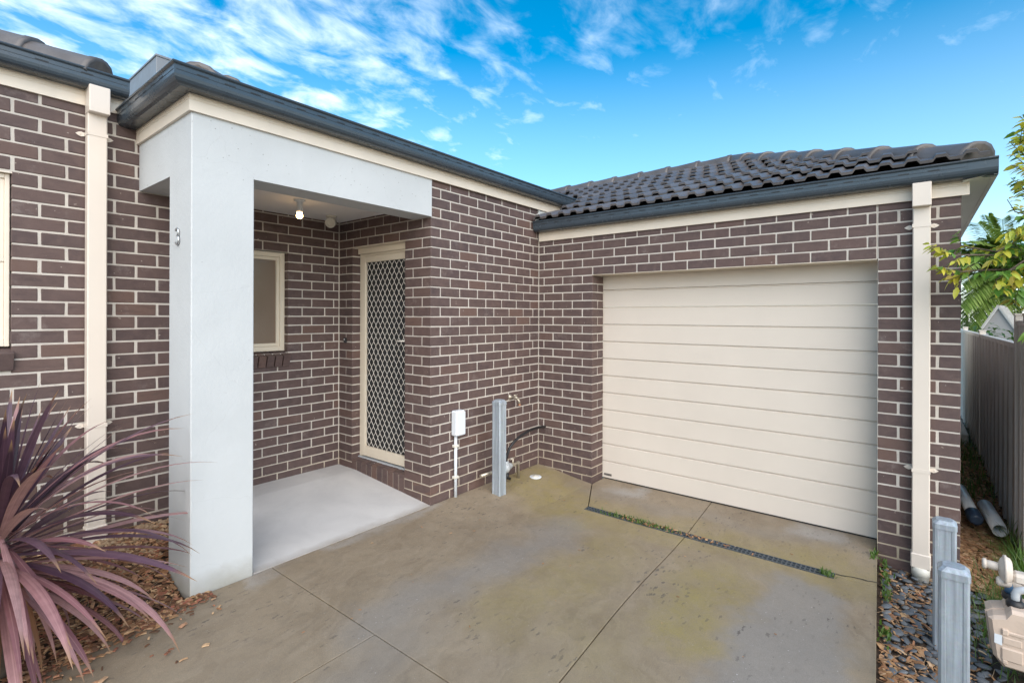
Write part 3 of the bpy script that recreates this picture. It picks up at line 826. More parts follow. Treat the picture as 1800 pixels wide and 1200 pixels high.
# side wall courses, round the corner
sb = MB()
for i in range(0, 32):
    z1, z0 = min(Z(i)-J/2, 2.5), Z(i+1)+J/2
    x = XG+.118 if i % 2 else XG+.24
    while x < XG+5:
        sb.box((x, YC, z0), (x+.23, YC+.05, z1)); x += .24
o = sb.build('side_brickwork', 'brick', w.root); o['kind'] = 'stuff'
wall_garage = w

# ------------------------------------------------------------------ garage door
gx = XG+.24
gd = thing('garage_door', 'wide cream panelled garage door with horizontal grooves', 'garage door', (gx, (YR-GL)/2, -.05))
ph = .18
prof = None
for k in range(12):
    z0 = -.058+ph*k; z1 = z0+ph
    m = MB(); y0, y1 = -GL+.03, YR-.03
    # rounded panel face with a pressed groove at its head
    pts = [(0, z0+.001), (0, z1-.018), (.006, z1-.014), (.013, z1-.010), (.013, z1-.006), (.002, z1-.001), (.04, z1-.001), (.04, z0+.001)]
    m.prism([(gx+a, y0-.001, b) for a, b in pts], (0, y1-y0+.002, 0))
    m.build('door_panel', 'door_cream', gd)
m = MB(); m.box((gx+.004, -GL-.01, -.075), (gx+.035, YR+.01, -.058)); m.build('bottom_seal', 'black', gd)
m = MB(); m.box((gx-.002, -GL-.012, -.035), (gx-.0005, -GL-.10, -.012)); m.build('maker_plate', 'mortar_bed', gd)

# ------------------------------------------------------------------ security door
sx = .09
sdoor = thing('security_door', 'cream framed security door with white diamond mesh over dark', 'door', (sx, (DL+DR)/2, .22))
zb, zt = .225, 2.3215
m = MB()   # outer jambs and head
m.box((sx, DL-.001, zb), (sx+.06, DL-.035, zt), .002); m.box((sx, DR+.001, zb), (sx+.06, DR+.03, zt), .002); m.box((sx, DL-.035, zt-.03), (sx+.06, DR+.03, zt-.001), .002); m.box((sx+.002, DL-.035, 2.238), (sx+.06, DR+.03, zt-.031)); m.build('jamb', 'frame', sdoor)
dl, dr, d0, d1 = DL-.037, DR+.032, zb+.012, 2.235
m = MB(); fw = .062
m.box((sx-.008, dl, d0), (sx+.02, dl-fw, d1), .003); m.box((sx-.008, dr, d0), (sx+.02, dr+fw, d1), .003)
m.box((sx-.008, dl-fw, d1-fw), (sx+.02, dr+fw, d1-.0005), .003); m.box((sx-.008, dl-fw, d0+.0005), (sx+.02, dr+fw, d0+.10), .003)
m.build('frame', 'frame', sdoor)
# expanded diamond mesh
m = MB(); my0, my1, mz0, mz1 = dr+fw, dl-fw, d0+.10, d1-fw
cw_, ch_ = .0705, .105
nx_ = int((my1-my0)/cw_)+2; nz_ = int((mz1-mz0)/ch_)+2
def clipseg(p, q_):
    t0, t1 = 0, 1
    for (a, b, lo, hi) in ((p[0], q_[0], my0, my1), (p[1], q_[1], mz0, mz1)):
        d = b-a
        if abs(d) < 1e-9:
            if a < lo or a > hi:
                return None
            continue
        u, v = (lo-a)/d, (hi-a)/d
        if u > v:
            u, v = v, u
        t0, t1 = max(t0, u), min(t1, v)
    if t1-t0 < .02:
        return None
    L_ = lambda t: (p[0]+(q_[0]-p[0])*t, p[1]+(q_[1]-p[1])*t)
    return L_(t0), L_(t1)
for i in range(-1, nx_+1):
    for j in range(-1, nz_+1):
        c0 = (my0+i*cw_, mz0+j*ch_); kn = .0065
        for sgn in (-1, 1):
            # S-curved strand: short vertical knuckle then a diagonal, as in rolled grille mesh
            a = (c0[0], c0[1]+kn); b = (c0[0]+sgn*cw_/2, c0[1]+ch_/2-kn)
            for p, q_ in (((c0[0], c0[1]), a), (a, b), (b, (b[0], c0[1]+ch_/2))):
                s_ = clipseg(p, q_)
                if s_:
                    m.tube([(sx+.004+sgn*.0012, s_[0][0], s_[0][1]), (sx+.004+sgn*.0012, s_[1][0], s_[1][1])], .0027, 5, False)
            a = (c0[0]+sgn*cw_/2, c0[1]+ch_/2+kn); b = (c0[0], c0[1]+ch_-kn)
            for p, q_ in (((c0[0]+sgn*cw_/2, c0[1]+ch_/2), a), (a, b), (b, (b[0], c0[1]+ch_))):
                s_ = clipseg(p, q_)
                if s_:
                    m.tube([(sx+.004-sgn*.0012, s_[0][0], s_[0][1]), (sx+.004-sgn*.0012, s_[1][0], s_[1][1])], .0027, 5, False)
m.build('diamond_mesh', 'lattice', sdoor)
m = MB(); m.box((sx+.05, DL-.03, zb), (sx+.09, DR+.03, zt)); m.build('inner_door', 'dark', sdoor)
m = MB(); m.box((sx-.02, DL-.002, zb-.018), (sx+.06, DR+.002, zb-.001), .002); m.build('threshold', 'greypipe', sdoor)
m = MB(); m.box((sx-.014, dr+.012, 1.36), (sx-.0085, dr+.05, 1.46), .004); ho = m.build('handle_plate', 'lattice', sdoor); m = MB(); m.tube([(sx-.0145, dr+.03, 1.41), (sx-.05, dr+.03, 1.41), (sx-.052, dr+.14, 1.405)], .008, 8); m.build('handle', 'lattice', sdoor)

# ------------------------------------------------------------------ portico
CX0, CX1, CY0, CY1 = -1.843, -1.4905, -.012, .34
port = thing('portico', 'pale grey rendered square column carrying two beams over the porch', 'portico', (CX0, CY0, 0))
BT = 2.494
cf = .005
def cham(x0, y0, x1, y1, z, c=(1, 1, 1, 1)):
    p = []
    for (x, y, sx_, sy_), k in zip(((x0, y0, 1, 1), (x1, y0, -1, 1), (x1, y1, -1, -1), (x0, y1, 1, -1)), c):
        a = [(x, y+sy_*cf, z), (x+sx_*cf, y, z)]
        if (sx_ > 0) != (sy_ > 0):
            a.reverse()
        p += a if k else [(x, y, z)]
    return p
m = MB(); m.prism(cham(CX0, CY0, CX1, CY1, -.16), (0, 0, BT+.16)); m.build('column', 'render', port)
m = MB(); m.prism(cham(CX0, CY0, -.002, .226, BT, (1, 0, 0, 0)), (0, 0, .43)); m.build('beam', 'render', port)
m = MB(); m.box((CX0, .226, BT+.0005), (CX0+.235, YL-.001, 2.93)); m.build('beam', 'render', port)
m = MB(); m.box((CX0+.2352, .2265, 2.597), (-.001, YW-.001, 2.63)); m.build('porch_ceiling', 'ceiling', port)
# metal digit 3 on the column's side face
def arc(cy, cz, r, a0, a1, n=10):
    return [(cy+r*math.cos(rad(a0+(a1-a0)*k/n)), cz+r*1.0*math.sin(rad(a0+(a1-a0)*k/n))) for k in range(n+1)]
pts = arc(.185, 2.135, .022, 150, -80)[:-1] + arc(.185, 2.089, .025, 80, -150)
m = MB(); m.tube([(CX0-.008, a if False else .37-a, b) for a, b in pts], .0065, 8); m.build('house_number', 'chrome', port)

# ------------------------------------------------------------------ gutters, fascias
FASC = [(0, 0), (.018, 0), (.018, .062), (.0155, .064), (.018, .066), (.018, .074), (.0155, .076), (.018, .078), (.018, .086), (.0155, .088), (.018, .090), (.018, .20), (0, .20)]
GUT = [(.020, .098), (.085, .095), (.104, .100), (.117, .110), (.124, .124), (.127, .140), (.128, .186), (.131, .190), (.137, .193), (.140, .199), (.137, .206), (.130, .208), (.126, .205),
       (.124, .190), (.122, .142), (.116, .118), (.104, .106), (.085, .101), (.026, .104), (.026, .2), (.020, .2)]
def eave(parent, path, zf, slots, name_g='gutter'):
    """path: list of (x, y, outward x, outward y) at the wall face; zf: level of the fascia's underside"""
    pp = [((x, y, zf), (ox, oy, 0)) for x, y, ox, oy in path]
    f = MB(); f.sweep(FASC, pp); fo = f.build('fascia_board', 'cream', parent)
    gt = MB(); gt.sweep(GUT, pp); go = gt.build(name_g, 'gutter', parent)
    # overflow slots and the pressed line on the face
    sl_ = MB()
    for (x, y, ox, oy), (x2, y2, ox2, oy2) in zip(path, path[1:]):
        d = Vector((x2-x, y2-y, 0)); ln = d.length; d.normalize(); nn = Vector((d.y, -d.x, 0))
        if nn.dot(Vector((ox, oy, 0))) < 0:
            nn = -nn
        t = .14
        a0 = Vector((x+ox*.128, y+oy*.128, 0)); 
        L2 = (Vector((x2+ox2*.128, y2+oy2*.128, 0))-a0).length
        while t < L2-.1:
            c = a0 + d*t + nn*.0002
            sl_.obox((c.x, c.y, zf+.1665), (d, nn, Z3), (.030, .0006, .0042)); t += slots
        c = a0 + d*(L2/2)
        sl_.obox((c.x, c.y, zf+.1622), (d, nn, Z3), (L2/2-.01, .0005, .0013))
    s_ = sl_.build('overflow_slots', 'slot', parent, 'stuff')
    return fo, go

def slope_basis(up):          # up: horizontal unit vector pointing up the slope
    return Vector(up)
PITCH = .404
# tile profile, one tile = two rolls
TW = .30
tp = [(0, 0), (.016, 0), (.034, .026), (.084, .026), (.102, 0), (.150, 0), (.166, 0), (.184, .026), (.234, .026), (.252, 0), (.300, 0)]
def tile_mesh():
    m = MB(); n = len(tp); th = .020; Lg = .40
    front = [(x, 0, z+th) for x, z in tp]; back = [(x, Lg, z+th) for x, z in tp]; fb = [(x, 0, z) for x, z in tp]; bb = [(x, Lg, z) for x, z in tp]
    mid = [(x, .02, z+th+.003) for x, z in tp]
    vs = front+mid+back+fb+bb
    fs = []
    for k in range(n-1):
        fs += [(k, k+1, n+k+1, n+k), (n+k, n+k+1, 2*n+k+1, 2*n+k), (3*n+k, 3*n+k+1, k+1, k)]
    fs += [(0, n, 2*n, 4*n, 3*n), (n-1, 2*n-1, 3*n-1, 5*n-1, 4*n-1)]
    m.add(vs, fs); me = m.mesh('roof_tile'); me.materials.append(MT['tile'])
    return me
TILE = tile_mesh()
def cap_mesh():
    """half-hexagon ridge cap, 0.42 long, wider lip at its lower end"""
    m = MB(); ang = [(-.125, -.05), (-.108, .010), (-.070, .050), (-.024, .066), (.024, .066), (.070, .050), (.108, .010), (.125, -.05)]
    n = len(ang); rings = []
    for y, s_, dz in ((0, 1.03, .010), (.035, 1.03, .010), (.055, 1.0, .006), (.44, .96, -.004)):
        rings.append([(x*s_, y, z*s_+dz) for x, z in ang])
    vs = sum(rings, []) + [(x*.92, 0, z*.9-.004) for x, z in ang]
    fs = []
    for r in range(3):
        fs += [(r*n+k, r*n+k+1, (r+1)*n+k+1, (r+1)*n+k) for k in range(n-1)]
    fs += [(k, 4*n+k, 4*n+k+1, k+1) for k in range(n-1)]
    # closed mortared mouth
    fs.append(tuple(4*n+k for k in range(n)))
    m.add(vs, fs, None, False); me = m.mesh('ridge_cap'); me.materials.append(MT['cap'])
    for p in me.polygons:
        p.use_smooth = len(p.vertices) == 4
    return me
CAP = cap_mesh()
def caps(root, a, b, first=0.0, n=None):
    """lay caps from a (low) to b"""
    a, b = Vector(a), Vector(b); d = (b-a); ln = d.length; d.normalize()
    sd_ = Vector((d.y, -d.x, 0)).normalized(); up = sd_.cross(d)
    k = 0; t = first
    while t < ln and (n is None or k < n):
        o = bpy.data.objects.new('ridge_cap', CAP); COL.objects.link(o); o.parent = root
        p = a + d*t - rootloc(root)
        M = Matrix((sd_, d, up)).transposed().to_4x4(); M.translation = p
        o.matrix_basis = M @ Matrix.Rotation(rad(-1.2), 4, 'X')
        t += .39; k += 1
    m = MB(); m.tube([a-up*.02, b-up*.02], .085, 8)
    return m.build('bedding_mortar', 'mortar_bed', root)

# --- garage roof: eave along x = XG, rising with +x; hip at y = -3.66, valley beyond the main gutter
groof = thing('tiled_roof', 'grey tiled garage roof with brown ridge caps above the cream door', 'roof', (XG, -1.8, 2.45), 'tiled roofs of the house')
FB = 2.462
HY = YC-.16            # right hand eave line
HX, HZ = 3.60, 3.50    # ridge
gut_x = XG-.02
eave(groof, [(XG, -.012, -1, 0), (XG, YC-.022, -1, 0)], FB, .16)
ex0, ez0 = XG-.115, FB+.215
def rz(x):
    return ez0 + PITCH*(x-ex0)
m = MB()
m.add([(ex0, 0.0, ez0-.02), (ex0, HY, ez0-.02), (HX, HY+(HX-ex0), rz(HX)-.02), (HX, 1.1, rz(HX)-.02), (2.2, -.02, rz(2.2)-.02)], [(0, 1, 2, 3, 4)])
m.add([(ex0, HY, ez0-.02), (8, HY, ez0-.02), (8, HY+(HX-ex0), rz(HX)-.02), (HX, HY+(HX-ex0), rz(HX)-.02)], [(0, 1, 2, 3)])
m.add([(HX, HY+(HX-ex0), rz(HX)-.02), (HX+2.2, HY+(HX-ex0), rz(HX)-.9), (HX+2.2, 1.1, rz(HX)-.9), (HX, 1.1, rz(HX)-.02)], [(0, 1, 2, 3)])
m.build('roof_deck', 'mortar_bed', groof)
sl_len = math.sqrt(1+PITCH**2)
ca, sa = 1/sl_len, PITCH/sl_len
for row in range(0, 8):
    sdist = -.035 + .315*row
    x0 = ex0 + sdist*ca; z0 = ez0 + sdist*sa - .002
    hip_y = HY + (x0+.12-ex0)
    val_y = 0.0 if x0 < 2.15 else (x0-2.2)*.83+.05
    y = val_y - .03 - (row % 2)*.15
    if y < val_y-.1 and row % 2:
        y += 0
    while y > hip_y - .12:
        if x0 < HX-.15:
            me_ = TILE
            if y - TW < HY + (x0+.44-ex0):      # cut along the hip
                me_ = TILE.copy(); bm = bmesh.new(); bm.from_mesh(me_)
                hx = min(y - (HY + (x0-ex0)), y - (HY+.03))      # local x of the hip at the nose
                bmesh.ops.bisect_plane(bm, geom=bm.verts[:]+bm.edges[:]+bm.faces[:], plane_co=(hx+.0, 0, 0), plane_no=(1, ca, 0), clear_outer=True)
                bm.to_mesh(me_); bm.free()
                if not len(me_.polygons):
                    y -= TW; continue
            o = bpy.data.objects.new('roof_tile', me_); COL.objects.link(o); o.parent = groof
            # tile local x -> -y (to the right), local y -> up the slope
            M = Matrix(((0, ca, -sa), (-1, 0, 0), (0, sa, ca))).to_4x4()
            M.translation = Vector((x0, y, z0+.029-(.012 if row == 0 else 0))) - rootloc(groof) + Vector((0, R.uniform(-.002, .002), R.uniform(0, .003)))
            o.matrix_basis = M @ Matrix.Rotation(rad(-5.4), 4, 'X') @ Matrix.Rotation(R.uniform(-.004, .004), 4, 'Z')
        y -= TW
caps(groof, (ex0+.075, HY+.075, ez0+.02+.022), (HX, HY+(HX-ex0), rz(HX)+.035))
caps(groof, (HX, HY+(HX-ex0)+.05, rz(HX)+.025), (HX, 1.3, rz(HX)+.025))
m = MB(); m.add([(XG+.0, YC-.001, 2.545), (8, YC-.001, 2.545), (8, HY+.01, 2.565), (XG-.10, HY+.01, 2.565), (XG-.10, YC-.001, 2.545)], [(0, 1, 2, 3, 4)])
m.build('soffit', 'soffit', groof)
m = MB(); m.box((XG-.10, HY-.012, 2.56), (8, HY+.01, 2.66)); m.build('side_fascia', 'soffit', groof)
m = MB(); m.sweep(GUT, [((XG-.0, HY+.135, FB), (0, 0, 0))]*1) if False else None
# corner piece of the gutter running past the wall
m = MB(); m.sweep(GUT, [((XG, YC-.02, FB), (-1, 0, 0)), ((XG, HY-.010, FB), (-1.0, 0, 0))]); m.build('gutter_end', 'gutter', groof)
m = MB(); m.sweep(FASC, [((XG, YC-.0225, FB), (-1, 0, 0)), ((XG, YC-.04, FB), (-1, 0, 0))]); m.build('fascia_cap', 'cream', groof)
m = MB()
m.prism([(XG-.08, -.004, 2.665), (XG+.62, -.004, 2.93), (XG+.62, -.004, 2.99), (XG-.06, -.004, 2.76)], (0, -.004, 0))
m.prism([(XG-.10, -.008, 2.672), (XG+.55, -.008, 2.940), (XG+.55, -.07, 2.948), (XG-.10, -.075, 2.69)], (0, 0, .003))
m.build('flashing', 'flash', groof)
m = MB(); m.box((XG-.024, -.0125, FB+.2), (XG+.6, -.0005, FB+.36)); m.build('gap_board', 'flash', groof)

# --- porch roof
proof = thing('tiled_roof', 'long dark gutter and cream fascia over the grey column and porch', 'roof', (0, 0, 2.81), 'tiled roofs of the house')
FBp = 2.81
mx0, my0_ = CX0, CY0
eave(proof, [(mx0, YL-.0, -1, 0), (mx0, my0_, -1, -1), (2.16, my0_, 0, -1)], FBp, .145)
px0, py0, pz0 = mx0-.12, my0_-.12, FBp+.215
m = MB()
m.add([(px0+.02, py0+.02, pz0-.01), (2.3, py0+.02, pz0-.01), (4.5, py0+2.2, pz0+.87), (px0+2.2, py0+2.2, pz0+.87)], [(0, 1, 2, 3)])
m.add([(px0+.02, py0+.02, pz0-.01), (px0+2.2, py0+2.2, pz0+.87), (px0+2.2, 3.2, pz0+.87), (px0+.02, 1.4, pz0-.01)], [(0, 1, 2, 3)])
m.build('roof_deck', 'tile', proof)
caps(proof, (-1.82, -.01, 3.020), (px0+2.2, py0+2.2, pz0+.79))
# --- left roof
lroof = thing('tiled_roof', 'dark gutter and brown hip caps of the roof above the purple plant', 'roof', (-2.5, YL, 2.99), 'tiled roofs of the house')
FBl = 2.985
eave(lroof, [(-4.6, YL, 0, -1), (-1.93, YL, 0, -1)], FBl, .21)
m = MB(); m.add([(-4.6, YL-.12, FBl+.2), (-2.06, YL-.12, FBl+.2), (-4.0, YL+1.8, FBl+.98), (-4.6, YL+1.8, FBl+.98)], [(0, 1, 2, 3)])
m.add([(-2.06, YL-.12, FBl+.2), (-2.06, YL+3, FBl+.2), (-4.0, YL+1.8, FBl+.98)], [(0, 1, 2)])
m.build('roof_deck', 'tile', lroof)
caps(lroof, (-2.065, YL-.06, FBl+.228), (-4.2, YL+2.08, FBl+.228+.86))
rb = thing('roof_box', 'grey sheet metal box on the roof behind the corner gutter', 'roof box', (-1.7, 1.0, 3.2))
m = MB(); m.box((-1.8, .735, 3.05), (-1.62, 1.40, 3.395), .003); m.build('box_body', 'sheet', rb)
m = MB(); m.box((-1.806, .729, 3.384), (-1.614, 1.406, 3.399), .002); m.build('box_lid', 'sheet', rb)

# ------------------------------------------------------------------ downpipes
def downpipe(label, c, along, n, ztop, zhb, zbot, straps, half=.0505):
    """c: point on wall face at pipe centre; along: unit vector along wall; n: outward"""
    c = Vector(c); a = Vector(along); n = Vector(n)
    r = thing('downpipe', label, 'downpipe', (c.x, c.y, zbot), 'rectangular cream downpipes')
    m = MB(); m.obox(c+n*.045+Z3*((zhb+zbot)/2), (a, n, Z3), (half, .035, (zhb+.02-zbot)/2), .006); m.build('pipe', 'pipe_cream', r)
    m = MB(); m.obox(c+n*.078+Z3*((ztop+zhb)/2), (a, n, Z3), (half+.003, .055, (ztop-zhb)/2), .004); m.build('offset_head', 'pipe_cream', r)
    for zs in straps:
        m = MB(); m.obox(c+n*.0815+Z3*zs, (a, n, Z3), (half+.002, .0012, .012)); m.obox(c+a*(half+.0012)+n*.042+Z3*zs, (a, n, Z3), (.0012, .04, .012)); m.obox(c-a*(half+.0012)+n*.042+Z3*zs, (a, n, Z3), (.0012, .04, .012))
        for s_ in (-1, 1):
            b = c+a*s_*(half+.003)+n*.0045+Z3*zs
            m.prism([b-Z3*.011, b+a*s_*.016-Z3*.016, b+a*s_*.030-Z3*.011, b+a*s_*.044, b+a*s_*.030+Z3*.011, b+a*s_*.016+Z3*.016, b+Z3*.011], n*.002)
            m.lathe(b+a*s_*.022+n*.002, n, [(0, .006), (.002, .006), (.003, .003)], 8)
        m.build('strap', 'pipe_cream', r)
    m = MB(); m.obox(c+n*.045+Z3*(zbot+.015), (a, n, Z3), (half+.006, .041, .05), .006); m.build('collar', 'pipe_cream', r)
    m = MB(); m.lathe(c+n*.045+Z3*(zbot-.26), Z3, [(0, .047), (.17, .047), (.172, .052), (.228, .052), (.23, .047)], 20); m.build('drain_stub', 'offwhite', r)
    return r
downpipe('cream rectangular downpipe on the dark brick wall left of the column', (-2.086, YL, 0), -X3, -Y3, 3.095, 2.925, .22, (2.80, .93))
downpipe('cream rectangular downpipe between the garage door and the fence', (XG, -3.290, 0), -Y3, -X3, 2.56, 2.40, -.05, (2.275, .585), .0485)

# ------------------------------------------------------------------ porch fittings
pl = thing('porch_light', 'lit bare bulb hanging from the porch ceiling', 'light', (-.79, .73, 2.597))
m = MB(); m.lathe((-.79, .73, 2.597), -Z3, [(0, .045), (.01, .045), (.016, .03), (.02, .024), (.075, .022), (.085, .026), (.10, .024)], 18); m.build('lamp_holder', 'white', pl)
m = MB(); m.lathe((-.79, .73, 2.497), -Z3, [(0, .016), (.008, .020), (.016, .022), (.026, .026), (.036, .026), (.046, .021), (.052, .013), (.055, .003)], 20); m.build('bulb', 'bulb', pl)
sl2 = thing('sensor_light', 'small white sensor fitting on the porch ceiling near the corner', 'sensor', (-.26, 1.12, 2.597))
m = MB(); m.lathe((-.26, 1.12, 2.597), -Z3, [(0, .05), (.012, .05), (.02, .035), (.03, .022)], 18); m.build('base', 'offwhite', sl2)
m = MB(); dv = Vector((-.75, -.6, -.35)).normalized(); m.lathe(Vector((-.26, 1.12, 2.535))-dv*.035, dv, [(0, .03), (.01, .045), (.055, .05), (.07, .048), (.071, .036), (.05, .03)], 20); m.build('sensor_head', 'offwhite', sl2)
db = thing('doorbell', 'small black doorbell on the brick beside the security door', 'doorbell', (0, 1.263, 1.39))
m = MB(); m.box((-.022, 1.247, 1.365), (-.0005, 1.279, 1.418), .004); m.build('case', 'black', db)
m = MB(); m.lathe((-.022, 1.263, 1.40), -X3, [(0, .007), (.003, .007), (.004, .004)], 10); m.build('button', 'white', db)

# ------------------------------------------------------------------ services on the wall by the tap
jb = thing('junction_box', 'white electrical junction box with white conduit on brick', 'junction box', (.30, -.03, .03))
m = MB(); m.box((.243, -.075, .565), (.355, -.001, .792), .012); m.build('case', 'white', jb)
m = MB(); m.box((.248, -.083, .575), (.350, -.0755, .782), .006); m.build('cover', 'white', jb)
m = MB(); m.tube([(.285, -.022, .60), (.285, -.022, .008)], .0145, 12); m.build('conduit', 'white', jb)
for zz in (.47, .19):
    m = MB(); m.box((.26, -.04, zz-.012), (.31, -.001, zz+.012), .003); m.build('saddle', 'offwhite', jb)
gt_ = thing('garden_tap', 'small brass garden tap on the brick wall above the hose', 'tap', (1.09, 0, .81))
m = MB(); m.lathe((1.09, -.001, .81), -Y3, [(0, .028), (.006, .028), (.01, .014), (.05, .013), (.055, .018), (.075, .018), (.085, .012), (.1, .01)], 14); m.build('body', 'brass', gt_)
m = MB(); m.tube([(1.09, -.06, .81), (1.10, -.085, .80), (1.115, -.10, .775), (1.118, -.104, .745)], [.012, .012, .0115, .013], 12); m.build('spout', 'brass', gt_)
m = MB(); m.tube([(1.06, -.075, .835), (1.12, -.075, .835)], .008, 8); m.tube([(1.09, -.075, .81), (1.09, -.075, .838)], .007, 8); m.build('handle', 'brass', gt_); m = MB(); m.lathe((1.118, -.104, .745), -Z3, [(0, .015), (.016, .015), (.018, .01)], 12); m.build('hose_union', 'copper', gt_)
wm = thing('water_meter', 'brass and grey water meter assembly low behind the steel post', 'water meter', (.93, -.11, .0))
m = MB(); m.tube([(.55, -.085, .145), (.78, -.095, .145), (.84, -.10, .15)], .016, 10); m.tube([(.93, -.11, .15), (1.06, -.115, .16), (1.08, -.117, .15), (1.085, -.118, .0)], .014, 10); m.build('pipework', 'brass', wm)
m = MB(); m.lathe((.83, -.10, .15), X3, [(0, .026), (.01, .042), (.03, .042), (.035, .056), (.075, .057), (.085, .044), (.12, .036), (.16, .024)], 16); m.lathe((.885, -.10, .17), Z3, [(0, .042), (.03, .044), (.045, .036), (.05, .02)], 16); m.build('meter_body', 'greypipe', wm)
m = MB(); m.tube([(.90, -.115, .12), (.905, -.12, .05), (.93, -.14, .035)], .014, 8); m.lathe((.90, -.118, .09), -Z3, [(0, .022), (.03, .02), (.05, .016)], 10); m.build('black_valve', 'black', wm)
m = MB(); m.tube([(1.0, -.113, .155), (1.0, -.113, .215)], .010, 8); m.tube([(.96, -.113, .215), (1.04, -.113, .222)], .008, 8); m.lathe((.985, -.113, .155), X3, [(0, .021), (.03, .021)], 8, False); m.lathe((1.055, -.116, .155), X3, [(0, .022), (.035, .022)], 8, False); m.build('stop_tap', 'brass', wm)
hs_ = thing('water_hose', 'black hose curving up from the water meter into the brick', 'hose', (.89, -.11, .2))
hp = [(.888, -.11, .16), (.885, -.125, .25), (.930, -.14, .355), (1.05, -.15, .425), (1.234, -.145, .460), (1.413, -.125, .458), (1.60, -.085, .430)]
def smooth_path(p, n=6):
    p = [Vector(a) for a in p]; out_ = []
    for i in range(len(p)-1):
        a, b, c, d = p[max(i-1, 0)], p[i], p[i+1], p[min(i+2, len(p)-1)]
        for k in range(n):
            t = k/n
            out_.append(.5*((2*b)+(c-a)*t+(2*a-5*b+4*c-d)*t*t+(3*b-a-3*c+d)*t**3))
    out_.append(p[-1]); return out_
m = MB(); m.tube(smooth_path(hp), .0135, 10); m.build('hose', 'black', hs_)
dc = thing('drain_cover', 'round white drain cover set in the concrete by the tap', 'drain cover', (1.24, -.22, gz(1.24, -.22)))
zz = gz(1.24, -.22)-.004
m = MB(); m.lathe((1.24, -.22, zz), Z3, [(0, .062), (.008, .062), (.012, .056), (.012, .04)], 28); m.build('rim', 'white', dc)
m = MB(); m.lathe((1.24, -.22, zz+.006), Z3, [(0, .04), (.006, .039), (.009, .036), (.009, .001)], 24); m.lathe((1.24, -.22, zz+.0145), Z3, [(0, .012), (.005, .010)], 4, False); m.build('plug', 'offwhite', dc)

# ------------------------------------------------------------------ trench drain
tz = -.066
dg = thing('trench_drain', 'long black trench drain grate across the concrete before the garage', 'drain grate', (.985, -1.9, tz))
nb = 5; seglen = (DY0-DY1)/nb
for k in range(nb):
    ya = DY0-.003-seglen*k; yb = ya-seglen+.003
    m = MB()
    for xx in (DX0+.004, (DX0+DX1)/2, DX1-.004):
        m.box((xx-.0035, ya, tz-.014), (xx+.0035, yb, tz+.002))
    y = ya-.004
    while y > yb+.004:
        m.box((DX0+.004, y-.0042, tz-.012), (DX1-.004, y+.0042, tz+.0005)); y -= .0285
    m.build('grate_section', 'gutter_black' if 'gutter_black' in MT else 'black', dg)
m = MB(); m.box((DX0-.001, DY0, tz-.16), (DX1+.001, DY1, tz-.12)); m.build('channel', 'slot', dg)

# ------------------------------------------------------------------ galvanised posts
def post(label, x, y, z0, z1, s=.1):
    r = thing('steel_post', label, 'bollard', (x, y, z0), 'square galvanised steel posts')
    h = s/2
    pr = []
    # folded square tube with a shallow channel on every face
    for q_ in range(4):
        for a, b in ((-h+.009, h), (-.030, h), (-.026, h-.003), (.026, h-.003), (.030, h), (h-.009, h)):
            ang = -q_*math.pi/2
            pr.append((a*math.cos(ang)-b*math.sin(ang), a*math.sin(ang)+b*math.cos(ang)))
    m = MB(); m.prism([(x+a, y+b, z0) for a, b in pr], (0, 0, z1-.03-z0)); m.build('shaft', 'galv', r)
    m = MB()
    rings = [(h+.003, z1-.045, .010), (h+.003, z1-.018, .012), (h-.014, z1, .012)]
    vs = []
    for hh, zz_, cc in rings:
        vs += [(x+a, y+b, zz_) for a, b in ((hh-cc, hh), (-hh+cc, hh), (-hh, hh-cc), (-hh, -hh+cc), (-hh+cc, -hh), (hh-cc, -hh), (hh, -hh+cc), (hh, hh-cc))]
    fs = [(i*8+k, i*8+(k+1) % 8, (i+1)*8+(k+1) % 8, (i+1)*8+k) for i in range(2) for k in range(8)] + [tuple(16+k for k in range(8)), tuple(reversed(range(8)))]
    m.add(vs, fs); m.build('cap', 'galv', r)
post('square galvanised steel post in front of the tap wall', .63, -.245, gz(.6, -.25)-.02, .868)
post('galvanised steel post among pebbles, nearer the camera than the gas meter', -.085, -3.388, -.25, .585, .1)
post('galvanised steel post beside the garage downpipe, behind the other pebble bed post', .745, -3.387, -.25, .522, .1)

# ------------------------------------------------------------------ gas meter
gm = thing('gas_meter', 'beige gas meter with a regulator on top standing on dark pebbles', 'gas meter', (.62, -3.66, -.17))
gx0, gy0, gzb = .50, -3.545, -.125
def gbox(m, x0, x1, y0, y1, z0, z1, b=.01):
    m.box((x0, y0, z0), (x1, y1, z1), b)
# body: front plate faces -x; shoulders chamfered towards +y
Wd = .27
yL, yR = gy0, gy0-Wd
out_l = lambda x0, ins: [(x0, yL-.02-ins, gzb+.09), (x0, yL-.055-ins*.5, gzb+.045+ins), (x0, yR+.045, gzb+.045+ins), (x0, yR+ins, gzb+.09), (x0, yR+ins, gzb+.27), (x0, yR+.05, gzb+.335-ins), (x0, yL-.085, gzb+.335-ins), (x0, yL-.065, gzb+.30-ins), (x0, yL-.02, gzb+.285-ins), (x0, yL-ins, gzb+.27)]
m = MB()
rg = [out_l(gx0+.0, .014), out_l(gx0+.018, .0), out_l(gx0+.085, .0)]
n = len(rg[0]); vs = sum(rg, [])
m.add(vs, [(i*n+k, i*n+(k+1) % n, (i+1)*n+(k+1) % n, (i+1)*n+k) for i in range(2) for k in range(n)] + [tuple(range(n)), tuple(2*n+k for k in range(n))]); m.build('front_shell', 'meter', gm)
m = MB(); rg = [out_l(gx0+.094, .0), out_l(gx0+.19, .0), out_l(gx0+.21, .014)]; vs = sum(rg, [])
